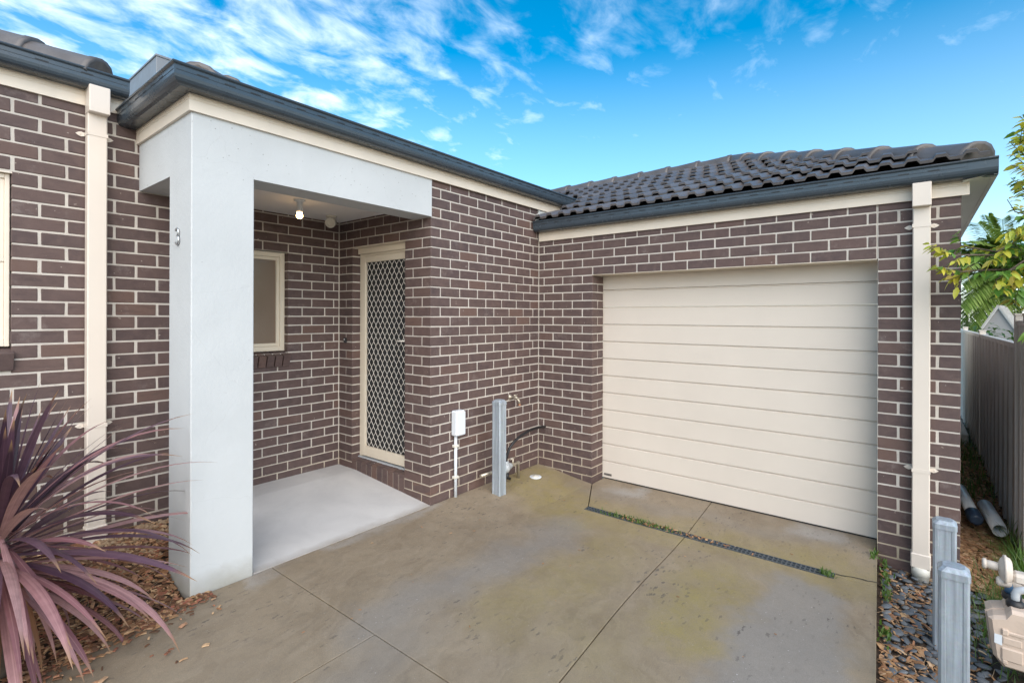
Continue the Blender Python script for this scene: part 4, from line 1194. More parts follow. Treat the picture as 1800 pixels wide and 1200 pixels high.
m.add(vs, [(i*n+k, i*n+(k+1) % n, (i+1)*n+(k+1) % n, (i+1)*n+k) for i in range(2) for k in range(n)] + [tuple(range(n)), tuple(2*n+k for k in range(n))]); m.build('rear_shell', 'meter', gm)
m = MB(); rg = [out_l(gx0+.083, -.006), out_l(gx0+.096, -.006)]; vs = sum(rg, [])
m.add(vs, [(k, (k+1) % n, n+(k+1) % n, n+k) for k in range(n)] + [tuple(range(n)), tuple(n+k for k in range(n))]); m.build('seam_flange', 'meter', gm)
m = MB(); m.box((gx0-.006, yL-.05, gzb+.215), (gx0+.012, yR+.02, gzb+.232), .004)
m.build('clamp_rib', 'meter', gm)
for yy in (yL-.06, yL-.15, yL-.22):
    m = MB(); m.box((gx0-.010, yy-.012, gzb+.21), (gx0+.006, yy+.012, gzb+.24), .004); m.build('clamp', 'meter', gm)
    m = MB(); m.box((gx0-.008, yy-.01, gzb+.07), (gx0+.006, yy+.01, gzb+.09), .004); m.build('clamp', 'meter', gm)
for (a_, b_, c_) in (((gx0-.007, yL-.045, gzb+.085), (gx0+.01, yL-.125, gzb+.15), .006), ((gx0-.009, yL-.155, gzb+.08), (gx0+.01, yL-.185, gzb+.18), .008), ((gx0-.004, yL-.05, gzb+.165), (gx0+.01, yL-.12, gzb+.2), .004)):
    m = MB(); m.box(a_, b_, c_); m.build('raised_panel', 'meter', gm)
m = MB(); m.prism([(gx0-.0015, yL-.022, gzb+.16), (gx0-.0015, yL-.05, gzb+.155), (gx0-.0015, yL-.05, gzb+.205), (gx0-.0015, yL-.022, gzb+.205)], (-.001, 0, 0)); m.build('label_plate', 'white', gm)
m = MB(); m.box((gx0-.008, yL-.14, gzb+.245), (gx0+.004, yL-.20, gzb+.285), .003); m.build('dial_housing', 'meter', gm)
m = MB(); m.box((gx0-.0095, yL-.146, gzb+.251), (gx0-.0085, yL-.194, gzb+.279)); m.build('dial_window', 'dark', gm)
m = MB(); m.tube([(gx0+.09, yL-.106, gzb+.33), (gx0+.09, yL-.106, gzb+.385), (gx0+.09, yL-.114, gzb+.408), (gx0+.09, yL-.135, gzb+.418), (gx0+.09, yL-.19, gzb+.42), (gx0+.09, yL-.40, gzb+.42), (gx0+.09, yL-.43, gzb+.40), (gx0+.09, yL-.435, gzb+.0)], .017, 12); m.build('outlet_pipe', 'greypipe', gm)
m = MB(); m.lathe((gx0+.09, yL-.106, gzb+.325), Z3, [(0, .036), (.018, .037), (.03, .030), (.036, .022)], 14); m.build('pipe_nut', 'black', gm)
m = MB(); m.lathe((gx0+.16, yL-.10, gzb+.33), Z3, [(0, .033), (.008, .038), (.03, .038), (.034, .03)], 16); m.build('union_nut', 'black', gm)
m = MB(); m.lathe((gx0+.16, yL-.10, gzb+.362), Z3, [(0, .028), (.03, .027), (.055, .02)], 14); m.build('blue_union', 'bluecap', gm)
rc = Vector((gx0+.16, yL-.12, gzb+.455))
m = MB(); m.lathe(rc+Vector((0, .045, .02)), Y3, [(-.026, .045), (-.02, .058), (-.006, .064), (-.005, .070), (.005, .070), (.006, .062), (.016, .050), (.024, .028)], 22); m.build('diaphragm', 'regulator', gm)
m = MB(); m.tube([rc+Vector((0, .06, .025)), rc+Vector((0, .125, .028))], .021, 14); m.lathe(rc+Vector((0, .115, .028)), Y3, [(0, .026), (.012, .026), (.016, .02)], 14); m.build('vent_stub', 'regulator', gm)
m = MB(); m.box(rc+Vector((-.035, -.12, -.035)), rc+Vector((.035, .02, .02)), .014); m.tube([rc+Vector((0, 0, -.08)), rc+Vector((0, 0, -.02))], .028, 14); m.lathe(rc+Vector((0, -.075, .0)), Z3, [(0, .032), (.03, .034), (.045, .028), (.05, .012)], 14); m.tube([rc+Vector((0, -.08, 0)), rc+Vector((0, -.16, .015))], .03, 14); m.build('regulator_body', 'regulator', gm)
m = MB(); m.lathe(rc+Vector((-.005, .05, -.045)), Y3, [(-.03, .018), (-.02, .024), (.02, .024), (.028, .016)], 12); m.build('regulator_plug', 'regulator', gm)
for (a_, b_) in (((gx0+.02, yL-.155, gzb-.06), (gx0+.05, yL-.18, gzb+.02)), ((gx0+.15, yL-.2, gzb-.06), (gx0+.18, yL-.23, gzb+.02)), ((gx0+.15, yL-.03, gzb-.06), (gx0+.18, yL-.06, gzb+.03))):
    m = MB(); m.box(a_, b_); m.build('support_leg', 'black', gm)

# ------------------------------------------------------------------ fence
FY = -3.91
fz0 = -.28
fence = thing('metal_fence', 'ribbed grey brown metal fence along the side passage', 'fence', (5, FY, fz0))
px_ = [2.30, 2.74, 5.62, 8.30, 11.1]
for k, x in enumerate(px_):
    top = 1.47 if k > 1 else 1.66
    m = MB(); m.box((x-.03, FY-.03, fz0), (x+.03, FY+.03, top), .004); po = m.build('post', 'fence_post', fence)
    m = MB(); m.box((x-.035, FY-.035, top), (x+.035, FY+.035, top+.012), .004); m.prism([(x-.035, FY-.035, top+.012), (x+.035, FY-.035, top+.012), (x+.035, FY+.035, top+.012), (x-.035, FY+.035, top+.012)], (0, 0, .004)); m.build('post_cap', 'lattice', po)
for k in range(len(px_)-1):
    a, b = px_[k]+.031, px_[k+1]-.031
    top = 1.435 if k >= 1 else 1.62
    m = MB(); m.box((a, FY-.022, top-.045), (b, FY+.022, top), .004); m.build('top_rail', 'fence_post', fence)
    m = MB(); m.box((a, FY-.02, fz0+.02), (b, FY+.02, fz0+.06), .004); m.build('bottom_rail', 'fence_post', fence)
    # three trapezoid sheets per bay
    ns = 3 if b-a > 1 else 1; w_ = (b-a)/ns
    for s_ in range(ns):
        m = MB(); x = a+w_*s_; prf = []
        nr = 3 if ns == 3 else 2; p_ = w_/nr
        for r_ in range(nr):
            prf += [(x+r_*p_, .024), (x+r_*p_+p_*.34, .024), (x+r_*p_+p_*.48, -.022), (x+r_*p_+p_*.86, -.022)]
        prf.append((x+w_, .024))
        nn = len(prf)
        vs = [(u, FY+v, fz0+.03) for u, v in prf] + [(u, FY+v, top-.02) for u, v in prf] + [(u, FY+v-.0012, fz0+.03) for u, v in prf] + [(u, FY+v-.0012, top-.02) for u, v in prf]
        fs = [(i, i+1, nn+i+1, nn+i) for i in range(nn-1)] + [(2*nn+i+1, 2*nn+i, 3*nn+i, 3*nn+i+1) for i in range(nn-1)] + [(nn+i, nn+i+1, 3*nn+i+1, 3*nn+i) for i in range(nn-1)]
        m.add(vs, fs); m.build('infill_sheet', 'fence', fence)

# ------------------------------------------------------------------ things beyond the fence
shed = thing('garden_shed', 'small grey metal gable shed behind the fence under the palm', 'shed', tuple(at(1754, 700, 12.5))[:2] + (-.4,))
ap = at(1755, 541, 12.5); la = at(1718, 590, 12.6); rt_ = at(1790, 590, 12.4)
bk = (ap-CAM); bk.z = 0; bk.normalize(); bk = (bk + _r*.10).normalized(); ax_ = Vector((bk.y, -bk.x, 0))
if bk.dot(_f) < 0:
    bk = -bk
m = MB()
hw = abs((rt_-la).dot(ax_))/2; cx_ = Vector((ap.x, ap.y, 0)); ez_ = la.z-.25; hw2 = hw*1.45
m.prism([cx_-ax_*hw2+Z3*(-.4), cx_+ax_*hw2+Z3*(-.4), cx_+ax_*hw2+Z3*ez_, cx_+Z3*ap.z, cx_-ax_*hw2+Z3*ez_], bk*2.2); m.build('walls', 'shed', shed)
for s_ in (-1, 1):
    m = MB(); a = cx_+Z3*(ap.z+.015); b = cx_+ax_*s_*hw2*1.05+Z3*(ez_-.04); dn = (b-a).normalized(); up = Vector((0, 0, .05))
    nn = 12
    pr_ = []
    m.prism([a, b, b+up, a+up], bk*2.3)
    for k in range(26):
        c = a + (b-a)*.5 + bk*(2.3*k/26) - bk*.05 + up
        m.obox(c, (dn, bk, dn.cross(bk)), ((b-a).length/2, .018, .018))
    m.build('roof_sheet', 'shed_roof', shed)
    m = MB(); m.prism([a-bk*.06-Z3*.02, b-bk*.06-Z3*.02, b-bk*.06+up, a-bk*.06+up], bk*.05); m.build('barge_trim', 'flash', shed)

def leaflet(m, p, d, w, l, sag, tint, nrm=None, seg=3, fold=.25):
    d = d.normalized(); s_ = d.cross(nrm or Z3)
    if s_.length < .05:
        s_ = X3.copy()
    s_.normalize(); up = s_.cross(d)
    vs = []; prof = {3: [(0, .05), (.35, 1), (.72, .75), (1, .02)], 2: [(0, .3), (.5, 1), (1, .03)]}[seg]
    for t, ww in prof:
        c = p + d*l*t + Vector((0, 0, -sag*t*t*l))
        vs += [c - s_*w*ww/2 + up*fold*w*ww/2, c, c + s_*w*ww/2 + up*fold*w*ww/2]
    fs = []
    for k in range(len(prof)-1):
        fs += [(k*3, k*3+1, k*3+4, k*3+3), (k*3+1, k*3+2, k*3+5, k*3+4)]
    m.add(vs, fs, tint, True)

# palm
pd = 15.2
pb = at(1766, 478, pd)
palm = thing('palm_tree', 'bright green feather palm behind the fence and the leafy branches', 'palm', (pb.x, pb.y, -.4))
m = MB(); m.tube([(pb.x, pb.y, -.4), (pb.x, pb.y, pb.z-.2), (pb.x, pb.y, pb.z)], [.2, .17, .13], 12); m.build('trunk', 'bark', palm)
RP = random.Random(11)
fr_dirs = []
for k in range(26):
    fr_dirs.append((k*2.399, RP.uniform(.15, 1.2)))
# fronds that show left of the branches
for (u, v) in ((1682, 470), (1700, 425), (1718, 392), (1738, 380), (1762, 385), (1690, 500), (1688, 540), (1700, 575), (1722, 588), (1745, 580), (1720, 440), (1705, 455), (1735, 420), (1710, 530)):
    tip = at(u, v, pd+RP.uniform(-.8, .3)); fr_dirs.append(tip)
for fd in fr_dirs:
    m = MB()
    if isinstance(fd, tuple):
        az, el = fd; L0 = RP.uniform(1.5, 2.1); d0 = Vector((math.cos(az)*math.cos(el), math.sin(az)*math.cos(el), math.sin(el)))
        tip = pb + d0*L0 - Z3*L0*.35
    else:
        tip = fd; L0 = (tip-pb).length*1.05; d0 = ((tip-pb) + Z3*L0*.32).normalized()
    P0 = [pb + (tip-pb)*t + Z3*(L0*.5*t*(1-t)) for t in lin(0, 1, 12)]
    m.tube(P0, [.022-.0016*k for k in range(12)], 5, False, .6)
    for k in range(2, 46):
        t = k/46; i = int(t*11); fr = t*11-i; p = P0[i].lerp(P0[i+1], fr); dd = (P0[i+1]-P0[i]).normalized()
        sd2 = dd.cross(Z3).normalized() if abs(dd.z) < .98 else X3
        for s_ in (-1, 1):
            ld = sd2*s_*(1.0) + dd*.75 + Z3*RP.uniform(.05, .3)
            leaflet(m, p, ld, .075, .72*(1-.55*abs(t-.45)*1.3), .45, RP.uniform(.05, .95), seg=2)
    m.build('frond', 'palm_leaf', palm)

# dark shrub beyond the fence
RS = random.Random(5)
for (u_, v_, d_, hh_, lab) in ((1722, 590, 11.2, 1.0, 'dark green shrub behind the fence between the garage corner and the shed'), (1790, 575, 15.5, 2.3, 'bushy green shrub beyond the fence on the far side of the shed'), (1700, 560, 17.0, 2.2, 'tall green shrub far behind the palm fronds by the garage corner')):
    sc_ = at(u_, v_, d_)
    shr = thing('shrub', lab, 'shrub', (sc_.x, sc_.y, -.4), 'shrubs beyond the fence')
    m = MB(); m.tube([(sc_.x, sc_.y, -.4), (sc_.x, sc_.y, hh_)], [.06, .03], 8); m.build('stem', 'bark', shr)
    m = MB()
    for k in range(1500):
        v = Vector((RS.gauss(0, 1), RS.gauss(0, 1), RS.gauss(0, 1))).normalized()*RS.uniform(.5, 1)*(1+.25*mnoise.noise(Vector((k*.13, d_, 0))))
        p = Vector((sc_.x, sc_.y, hh_*.5)) + Vector((v.x*1.1, v.y*1.1, v.z*(hh_*.5+.45)))
        leaflet(m, p, Vector((RS.uniform(-1, 1), RS.uniform(-1, 1), RS.uniform(-.4, .8))), .09, .18, .3, RS.uniform(.02, .98), seg=2)
    o = m.build('foliage', 'shrub', shr); o['kind'] = 'stuff'

# leafy branches hanging in from the right
tb = Vector((2.15, -4.45, -.4))
tree = thing('leafy_tree', 'tree with yellow green compound leaves hanging over the fence', 'tree', tuple(tb))
RT = random.Random(21)
m = MB(); m.tube(smooth_path([tb, tb+Vector((.02, .02, 1.2)), tb+Vector((-.05, .04, 2.2)), tb+Vector((-.1, .1, 3.2))], 5), [.085-.0035*k for k in range(16)], 10); m.build('trunk', 'bark', tree)
ctr = tb+Vector((-.05, .05, 2.1))
tips = [(1785, 222, 3.1), (1768, 262, 3.15), (1792, 300, 3.0), (1772, 345, 3.2), (1760, 372, 3.1), (1790, 390, 3.0), (1728, 425, 3.1), (1690, 432, 3.2), (1668, 448, 3.1), (1672, 478, 3.15), (1700, 470, 3.2), (1735, 462, 3.0), (1765, 440, 3.05), (1790, 455, 3.1),
        (1715, 500, 3.1), (1750, 492, 3.0), (1780, 500, 3.05), (1795, 530, 3.1), (1770, 535, 3.2), (1740, 520, 3.25), (1796, 590, 3.0), (1800, 420, 3.2), (1810, 340, 3.2), (1830, 260, 3.1), (1850, 200, 3.0), (1840, 480, 3.1), (1860, 400, 3.2), (1880, 300, 3.1), (1850, 560, 3.1), (1790, 250, 3.2)]
leafm = {}
def leaf_mesh(seed):
    m = MB(); rr = random.Random(seed)
    leaflet(m, Vector((0, 0, 0)), Vector((0, 1, 0)), .038, .088, rr.uniform(.1, .45), 0, Z3, 3, .3)
    # second skin for smoother outline: insert midpoints
    me = m.mesh('leaf'); return me
for mat in ('leaf_green', 'leaf_yellow'):
    leafm[mat] = []
    for k in range(4):
        me = leaf_mesh(k); me.materials.append(MT[mat]); leafm[mat].append(me)
br = MB(); nleaf = 0; rest = {'leaf_green': MB(), 'leaf_yellow': MB()}
def pruned(p):
    q_ = p-CAM; dd_ = q_.dot(_f); u_ = 900+FPX*q_.dot(_r)/dd_; v_ = 555-FPX*q_.dot(_u)/dd_
    return (v_ < 395 and u_ < 1768) or (v_ < 235 and u_ < 1782) or (1712 < u_ < 1788 and v_ > 532) or (1688 < u_ < 1742 and v_ > 488) or (1692 < u_ < 1732 and v_ < 428)
def put_leaf(p, d, mat, sc, big=True):
    global nleaf
    if pruned(p) or pruned(p+d.normalized()*.07*sc):
        return
    d = d.normalized(); s_ = d.cross(Z3); s_ = s_.normalized() if s_.length > .05 else X3.copy(); up = s_.cross(d)
    roll_ = RT.uniform(-.9, .9); s2 = s_*math.cos(roll_)+up*math.sin(roll_); up2 = s2.cross(d)
    if nleaf < 300 and big:
        o = bpy.data.objects.new('leaf', RT.choice(leafm[mat])); COL.objects.link(o); o.parent = tree
        M = Matrix((s2, d, up2)).transposed().to_4x4() @ Matrix.Scale(sc, 4); M.translation = p - tb; o.matrix_basis = M; nleaf += 1
    else:
        leaflet(rest[mat], p, d, .038*sc, .088*sc, RT.uniform(.1, .45), RT.uniform(.02, .98), up2)
for (u, v, d) in tips:
    if v < 400 and u < 1800:
        u += 24
    elif u > 1700 and u < 1775 and v < 480:
        u += 45; v += 12
    tip = at(u, v, d); start = ctr + Vector((RT.uniform(-.1, .1), RT.uniform(-.1, .1), RT.uniform(-.5, .5)))
    mid = start.lerp(tip, .55) + Z3*.12
    pth = smooth_path([start, mid, tip], 6)
    kp = [k for k in range(len(pth)) if not pruned(pth[k])]
    kp = kp[-1]+1 if kp else 0
    if kp > 2:
        br.tube(pth[:kp], [.012-.0007*k for k in range(kp)], 6, False)
    yb_ = .88 if v < 400 else (.58 if u < 1760 else .42)
    for c in range(9 if v < 400 else 7):
        # compound sprays along the last part of the twig
        t = min(1, .5+.5*(c/6)); k = min(int(t*(len(pth)-1)), len(pth)-2); p = pth[k].lerp(pth[k+1], t*(len(pth)-1)-k)
        dd = (tip-start).normalized() + Vector((RT.uniform(-.6, .6), RT.uniform(-.6, .6), RT.uniform(-.7, .3)))
        yellow = RT.random() < yb_
        ln = RT.uniform(.10, .18); dd.normalize(); sdv = dd.cross(Z3).normalized()
        if pruned(p) or pruned(p+dd*ln):
            continue
        br.tube([p, p+dd*ln-Z3*.02], .0022, 4, False)
        nl = RT.randint(4, 5)
        for q_ in range(nl):
            pp = p+dd*ln*(.25+.75*q_/nl)
            for s_ in (-1, 1):
                put_leaf(pp, dd*.7+sdv*s_*.8-Z3*RT.uniform(.1, .7), 'leaf_yellow' if yellow and RT.random() < .85 else 'leaf_green', RT.uniform(.45, .85), u < 1812)
        put_leaf(p+dd*ln, dd-Z3*.3, 'leaf_yellow' if yellow else 'leaf_green', RT.uniform(.5, .9), u < 1812)
br.build('branches', 'bark', tree)
# inner dark foliage, the far side of the crown
for k in range(160):
    v = Vector((RT.gauss(0, 1), RT.gauss(0, 1), RT.gauss(0, 1))).normalized()*RT.uniform(.3, 1)
    p = tb+Vector((.0, -.05, 2.05)) + Vector((v.x*.5, v.y*.4, v.z*.8))
    if p.y > -3.95 and p.x > 1.0:
        p.y = -3.95-(p.y+3.95)
    put_leaf(p, Vector((RT.uniform(-1, 1), RT.uniform(-1, 1), RT.uniform(-.9, .3))), 'leaf_green' if RT.random() < .75 else 'leaf_yellow', RT.uniform(.7, 1.2), False)
for mat, mb in rest.items():
    o = mb.build('foliage', mat, tree); o['kind'] = 'stuff'

# ------------------------------------------------------------------ passage bits
def pvc(label, a, b, r, wall=.006):
    a, b = Vector(a), Vector(b); t = thing('plastic_pipe', label, 'pipe', tuple(a))
    d = (b-a); L0 = d.length; d.normalize()
    m = MB(); m.lathe(a, d, [(L0*.98, r-wall), (L0, r-wall), (L0, r), (0, r), (0, r-wall)], 20) if False else None
    n_ = 22; e = d.orthogonal().normalized(); f_ = d.cross(e); vs = []
    for s_, rr in ((0, r-wall), (0, r), (L0, r), (L0, r-wall), (L0-.25, r-wall)):
        vs += [a+d*s_+(e*math.cos(2*math.pi*k/n_)+f_*math.sin(2*math.pi*k/n_))*rr for k in range(n_)]
    m.add(vs, [(i*n_+k, i*n_+(k+1) % n_, (i+1)*n_+(k+1) % n_, (i+1)*n_+k) for i in range(4) for k in range(n_)], None, True)
    m.build('pipe', 'pvc', t)
    m = MB(); m.lathe(a+d*(L0-.24), d, [(0, r-wall-.001), (.002, r-wall-.001)], n_, False); m.build('inside', 'slot', t)
    return t
pvc('short grey white plastic pipe lying by the fence, its open end forward', (3.25, -3.75, -.045), (2.72, -3.80, -.085), .052)
p2 = pvc('white plastic pipe with a dark coupling against the brick corner', (3.6, -3.60, -.02), (2.92, -3.655, -.06), .045)
m = MB(); m.lathe((2.98, -3.65, -.056), Vector((-.68, -.055, -.04)), [(0, .05), (.01, .054), (.12, .054), (.13, .048), (.16, .045), (.17, .03)], 18); m.build('coupling', 'bluetape', p2)
slp = thing('concrete_sleeper', 'pale concrete edge standing on end in the far passage', 'sleeper', (6.4, -3.80, -.25))
m = MB(); m.box((6.3, -3.83, -.3), (7.6, -3.70, .045), .01); m.build('block', 'conc_small', slp)
ec = thing('pipe_cap', 'small round pale blue pipe end near the garage corner', 'pipe', (6.0, -3.56, .2))
m = MB(); m.lathe((6.0, -3.60, .24), -X3, [(-.35, .06), (0, .06), (.012, .066), (.02, .066), (.022, .02)], 18); m.build('cap', 'white', ec)
m = MB(); m.lathe((5.977, -3.60, .24), -X3, [(0, .02), (.008, .018)], 10); m.build('plug', 'black', ec)

# ------------------------------------------------------------------ cordyline
cb = Vector((-2.615, .01, .0)); RC = random.Random(3)
cord = thing('cordyline_plant', 'spiky purple and pink strap leaved plant in the mulch bed', 'plant', (cb.x, cb.y, 0))
crown = cb + Vector((0, 0, .70))
m = MB(); m.tube([cb-Z3*.05, cb+Vector((.01, 0, .3)), crown-Z3*.03], [.04, .036, .034], 10); m.build('stem', 'bark', cord)
def strap(p0, az, el, length, width, droop, mat, twist=0.0):
    m = MB(); n_ = 13; p = p0.copy(); e = el; vs = []
    for k in range(n_+1):
        t = k/n_
        d = Vector((math.cos(az)*math.cos(e), math.sin(az)*math.cos(e), math.sin(e)))
        s_ = Vector((-math.sin(az), math.cos(az), 0)); up = d.cross(s_)*-1
        a = twist*t; s2 = s_*math.cos(a)+up*math.sin(a); u2 = s2.cross(d)
        ww = width*(.42+.58*min(1, t/.35))*(1-max(0, (t-.5)/.5)**1.7) if t < 1 else .0006
        fo = .30*(1-.6*t)
        vs += [p-s2*ww/2+u2*ww*fo/2*(-1)**0, p, p+s2*ww/2+u2*ww*fo/2]
        p = p + d*(length/n_); e -= droop/n_*(.35+1.3*t)
    fs = []
    for k in range(n_):
        fs += [(k*3, k*3+1, k*3+4, k*3+3), (k*3+1, k*3+2, k*3+5, k*3+4)]
    m.add(vs, fs, RC.uniform(.02, .3), True)
    o = m.build('leaf', mat, cord)
    a1 = o.data.attributes.new('across', 'FLOAT', 'POINT'); a1.data.foreach_set('value', [(-1.0, 0.0, 1.0)[k % 3] for k in range(len(vs))])
    a2 = o.data.attributes.new('along', 'FLOAT', 'POINT'); a2.data.foreach_set('value', [(k//3)/n_ for k in range(len(vs))])
    return o
for k in range(34):
    az = math.atan2(CAM.y-cb.y, CAM.x-cb.x) + RC.uniform(-1.5, 1.9)
    strap(crown + Vector((math.cos(az)*.03, math.sin(az)*.03, -.05-.2*RC.random())), az, rad(RC.uniform(-62, -5)), RC.uniform(.5, .8), RC.uniform(.024, .040), RC.uniform(.3, 1.0), RC.choice(['cordyline', 'cordyline', 'cordyline', 'dead_leaf']), RC.uniform(-.5, .5))
NL = 185
for k in range(NL):
    t = k/NL                               # 0 = youngest, top
    az = k*2.39996 + RC.uniform(-.25, .25)
    el = rad(86 - 118*t**.85 + RC.uniform(-9, 9))
    if t < .25:
        ln = RC.uniform(.50, .66); dr_ = RC.uniform(.05, .5); mat = 'cordyline_dark' if RC.random() < .8 else 'cordyline'
    elif t < .72:
        ln = RC.uniform(.70, .95); dr_ = RC.uniform(.5, 1.5); mat = 'cordyline' if RC.random() < .72 else 'cordyline_dark'
    else:
        ln = RC.uniform(.62, .88); dr_ = RC.uniform(.5, 1.2); mat = 'cordyline' if RC.random() < .85 else 'dead_leaf'
    if mat == 'dead_leaf' and math.cos(az-math.atan2(CAM.y-cb.y, CAM.x-cb.x)) > .2:
        mat = 'cordyline'
    p0 = crown + Vector((math.cos(az)*.02, math.sin(az)*.02, .03-.32*t))
    strap(p0, az, el, ln, RC.uniform(.026, .046), dr_, mat, RC.uniform(-.5, .5))

# ------------------------------------------------------------------ loose ground cover
RG = random.Random(9)
def chips(name, mat, n, region, size, thick=(.002, .006), aspect=(1.5, 4), lift=.004, tilt=.5, parent=None):
    m = MB()
    for k in range(n):
        r_ = region()
        if r_ is None:
            continue
        x, y, z = r_
        L0 = RG.uniform(*size); w_ = L0/RG.uniform(*aspect); az = RG.uniform(0, 6.283)
        d = Vector((math.cos(az), math.sin(az), RG.uniform(-tilt, tilt))).normalized(); s_ = d.cross(Z3).normalized(); up = s_.cross(d)
        th = RG.uniform(*thick); c = Vector((x, y, z+lift+RG.uniform(0, .012)))
        tn = RG.uniform(.02, .99); b = RG.uniform(.5, .9)
        vs = [c-d*L0/2-s_*w_/2*b, c+d*L0/2-s_*w_/2, c+d*L0/2*RG.uniform(.7, 1)+s_*w_/2*b, c-d*L0/2+s_*w_/2]
        bow = Z3*L0*.12
        mid = [c-s_*w_/2+bow*.5, c+s_*w_/2+bow*.5]
        vv = [vs[0], mid[0], vs[1], vs[2], mid[1], vs[3]]
        vv = vv + [v+up*th for v in vv]
        fs = [(0, 1, 4, 5), (1, 2, 3, 4), (6, 11, 10, 7), (7, 10, 9, 8), (0, 6, 7, 1), (1, 7, 8, 2), (2, 8, 9, 3), (3, 9, 10, 4), (4, 10, 11, 5), (5, 11, 6, 0)]
        m.add(vv, fs, tn)
    o = m.build(name, mat); o['kind'] = 'stuff'; return o
def ledge(x):      # the slab's edge beside the left bed
    pts = [(-4.4, -.62), (-2.9, -.30), (-2.544, -.17), (-2.413, -.115), (-2.296, -.088), (-2.1, -.06), (-1.83, -.012), (-1.4, 0)]
    for (a, b), (c, d) in zip(pts, pts[1:]):
        if a <= x <= c:
            return b+(d-b)*(x-a)/(c-a)
    return 0
def reg_left():
    x = RG.uniform(-3.0, -1.5); y = RG.uniform(ledge(x)-.01, YL-.01)
    if x > CX0-.01 and y < CY1+.01:
        return None
    return x, y, leftz(x, y)
chips('bark_mulch', 'mulch', 5200, reg_left, (.018, .06))
def reg_spill():
    x = RG.uniform(-2.6, -1.75); y = ledge(x)-abs(RG.gauss(0, .05 if RG.random() < .8 else .22))
    return x, y, gz(x, y)
chips('spilt_mulch', 'mulch', 420, reg_spill, (.012, .045), lift=.001, tilt=.12)
def stones(name, mat, n, region, size):
    m = MB()
    for k in range(n):
        r_ = region()
        if r_ is None:
            continue
        c = Vector(r_); s_ = RG.uniform(*size); tn = RG.uniform(.02, .98)
        vs = []
        for a in ((1, 0, 0), (-1, 0, 0), (0, 1, 0), (0, -1, 0), (0, 0, 1), (0, 0, -1), (.6, .6, .6), (-.6, .6, .6), (.6, -.6, .6), (-.6, -.6, .6)):
            vs.append(c+Vector((a[0]*s_*RG.uniform(.7, 1.2), a[1]*s_*RG.uniform(.7, 1.2), a[2]*s_*.7*RG.uniform(.7, 1.2)+s_*.3)))
        fs = [(4, 6, 7), (4, 7, 9), (4, 9, 8), (4, 8, 6), (6, 0, 2), (6, 2, 7), (7, 2, 1), (7, 1, 9), (9, 1, 3), (9, 3, 8), (8, 3, 0), (8, 0, 6), (0, 5, 2), (2, 5, 1), (1, 5, 3), (3, 5, 0)]
        m.add(vs, fs, tn)
    o = m.build(name, mat); o['kind'] = 'stuff'; return o
def reg_tan():
    x = RG.uniform(-2.9, -1.55); y = YL-.02-abs(RG.gauss(0, .20))
    if y < .2 or (x > CX0-.01 and y < CY1+.01):
        return None
    return x, y, leftz(x, y)+.008
stones('tan_gravel', 'tanstone', 1100, reg_tan, (.010, .021))

# dark pebbles: the nearest are stones of their own, the rest a bed
PB = []
for k in range(5):
    m = MB(); rr = random.Random(40+k); bm = bmesh.new(); bmesh.ops.create_icosphere(bm, subdivisions=1, radius=1)
    for v in bm.verts:
        v.co *= rr.uniform(.88, 1.1)
    bmesh.ops.subdivide_edges(bm, edges=bm.edges[:], cuts=0) if False else None
    me = bpy.data.meshes.new('pebble'); bm.to_mesh(me); bm.free(); me.materials.append(MT['pebble'])
    for p in me.polygons:
        p.use_smooth = True
    PB.append(me)
placed = []; tries = 0
while len(placed) < 300 and tries < 30000:
    tries += 1
    x = RG.uniform(-.62, 1.58); y = RG.uniform(-3.62, edge_y(x)-.045)
    if x < .35 and y < -3.50-.0:
        continue
    L0 = RG.uniform(.026, .054)
    dens = 1 if (x > .55 or RG.random() < .62) else 0
    if not dens:
        continue
    if any((x-a)**2+(y-b)**2 < (.78*(L0+c))**2 for a, b, c in placed):
        continue
    if abs(y+3.388) < .07 and (abs(x+.085) < .07 or abs(x-.745) < .07):
        continue
    if x > XG-.02:
        continue
    placed.append((x, y, L0))
    o = bpy.data.objects.new('pebble', RG.choice(PB)); COL.objects.link(o); o.parent = pebble_bed
    o.location = (x, y, bedz(x, y)+.012+RG.uniform(0, .012)); o.scale = (L0, L0*RG.uniform(.55, .75), L0*RG.uniform(.26, .38)); o.rotation_euler = (RG.uniform(-.3, .3), RG.uniform(-.3, .3), RG.uniform(0, 6.28))
def reg_peb():
    x = RG.uniform(-.9, 1.59); y = RG.uniform(-4.0, edge_y(x)-.03)
    return x, y, bedz(x, y)-.006
stones('pebble_fill', 'pebble', 900, reg_peb, (.012, .024))
def reg_litter():
    x = RG.uniform(-.9, 1.6); y = edge_y(x)-.02-abs(RG.gauss(0, .28))
    if y < -4.2 or (x > .5 and RG.random() < .55):
        return None
    return x, y, bedz(x, y)
chips('leaf_litter', 'leaflitter', 2300, reg_litter, (.015, .05), (.0008, .002), (1.4, 5), .012, .4)
def reg_pass():
    x = 1.6+abs(RG.gauss(0, 2.2)); y = RG.uniform(FY+.03, YC-.01)
    return (x, y, bedz(x, y)) if x < 8 else None
chips('passage_litter', 'leaflitter', 3800, reg_pass, (.02, .07), (.0008, .003), (1.3, 3), .006, .5)
def twigs(name, n, region, size):
    m = MB()
    for k in range(n):
        r_ = region()
        if r_ is None:
            continue
        c = Vector(r_)+Z3*RG.uniform(.012, .03); az = RG.uniform(0, 6.28); L0 = RG.uniform(*size); d = Vector((math.cos(az), math.sin(az), RG.uniform(-.1, .1))); b = Vector((-d.y, d.x, 0))*RG.uniform(-.25, .25)
        m.tube([c-d*L0/2, c+b*L0*.3, c+d*L0/2], .0016, 4, False, RG.uniform(.02, .98))
    o = m.build(name, 'twig'); o['kind'] = 'stuff'; return o
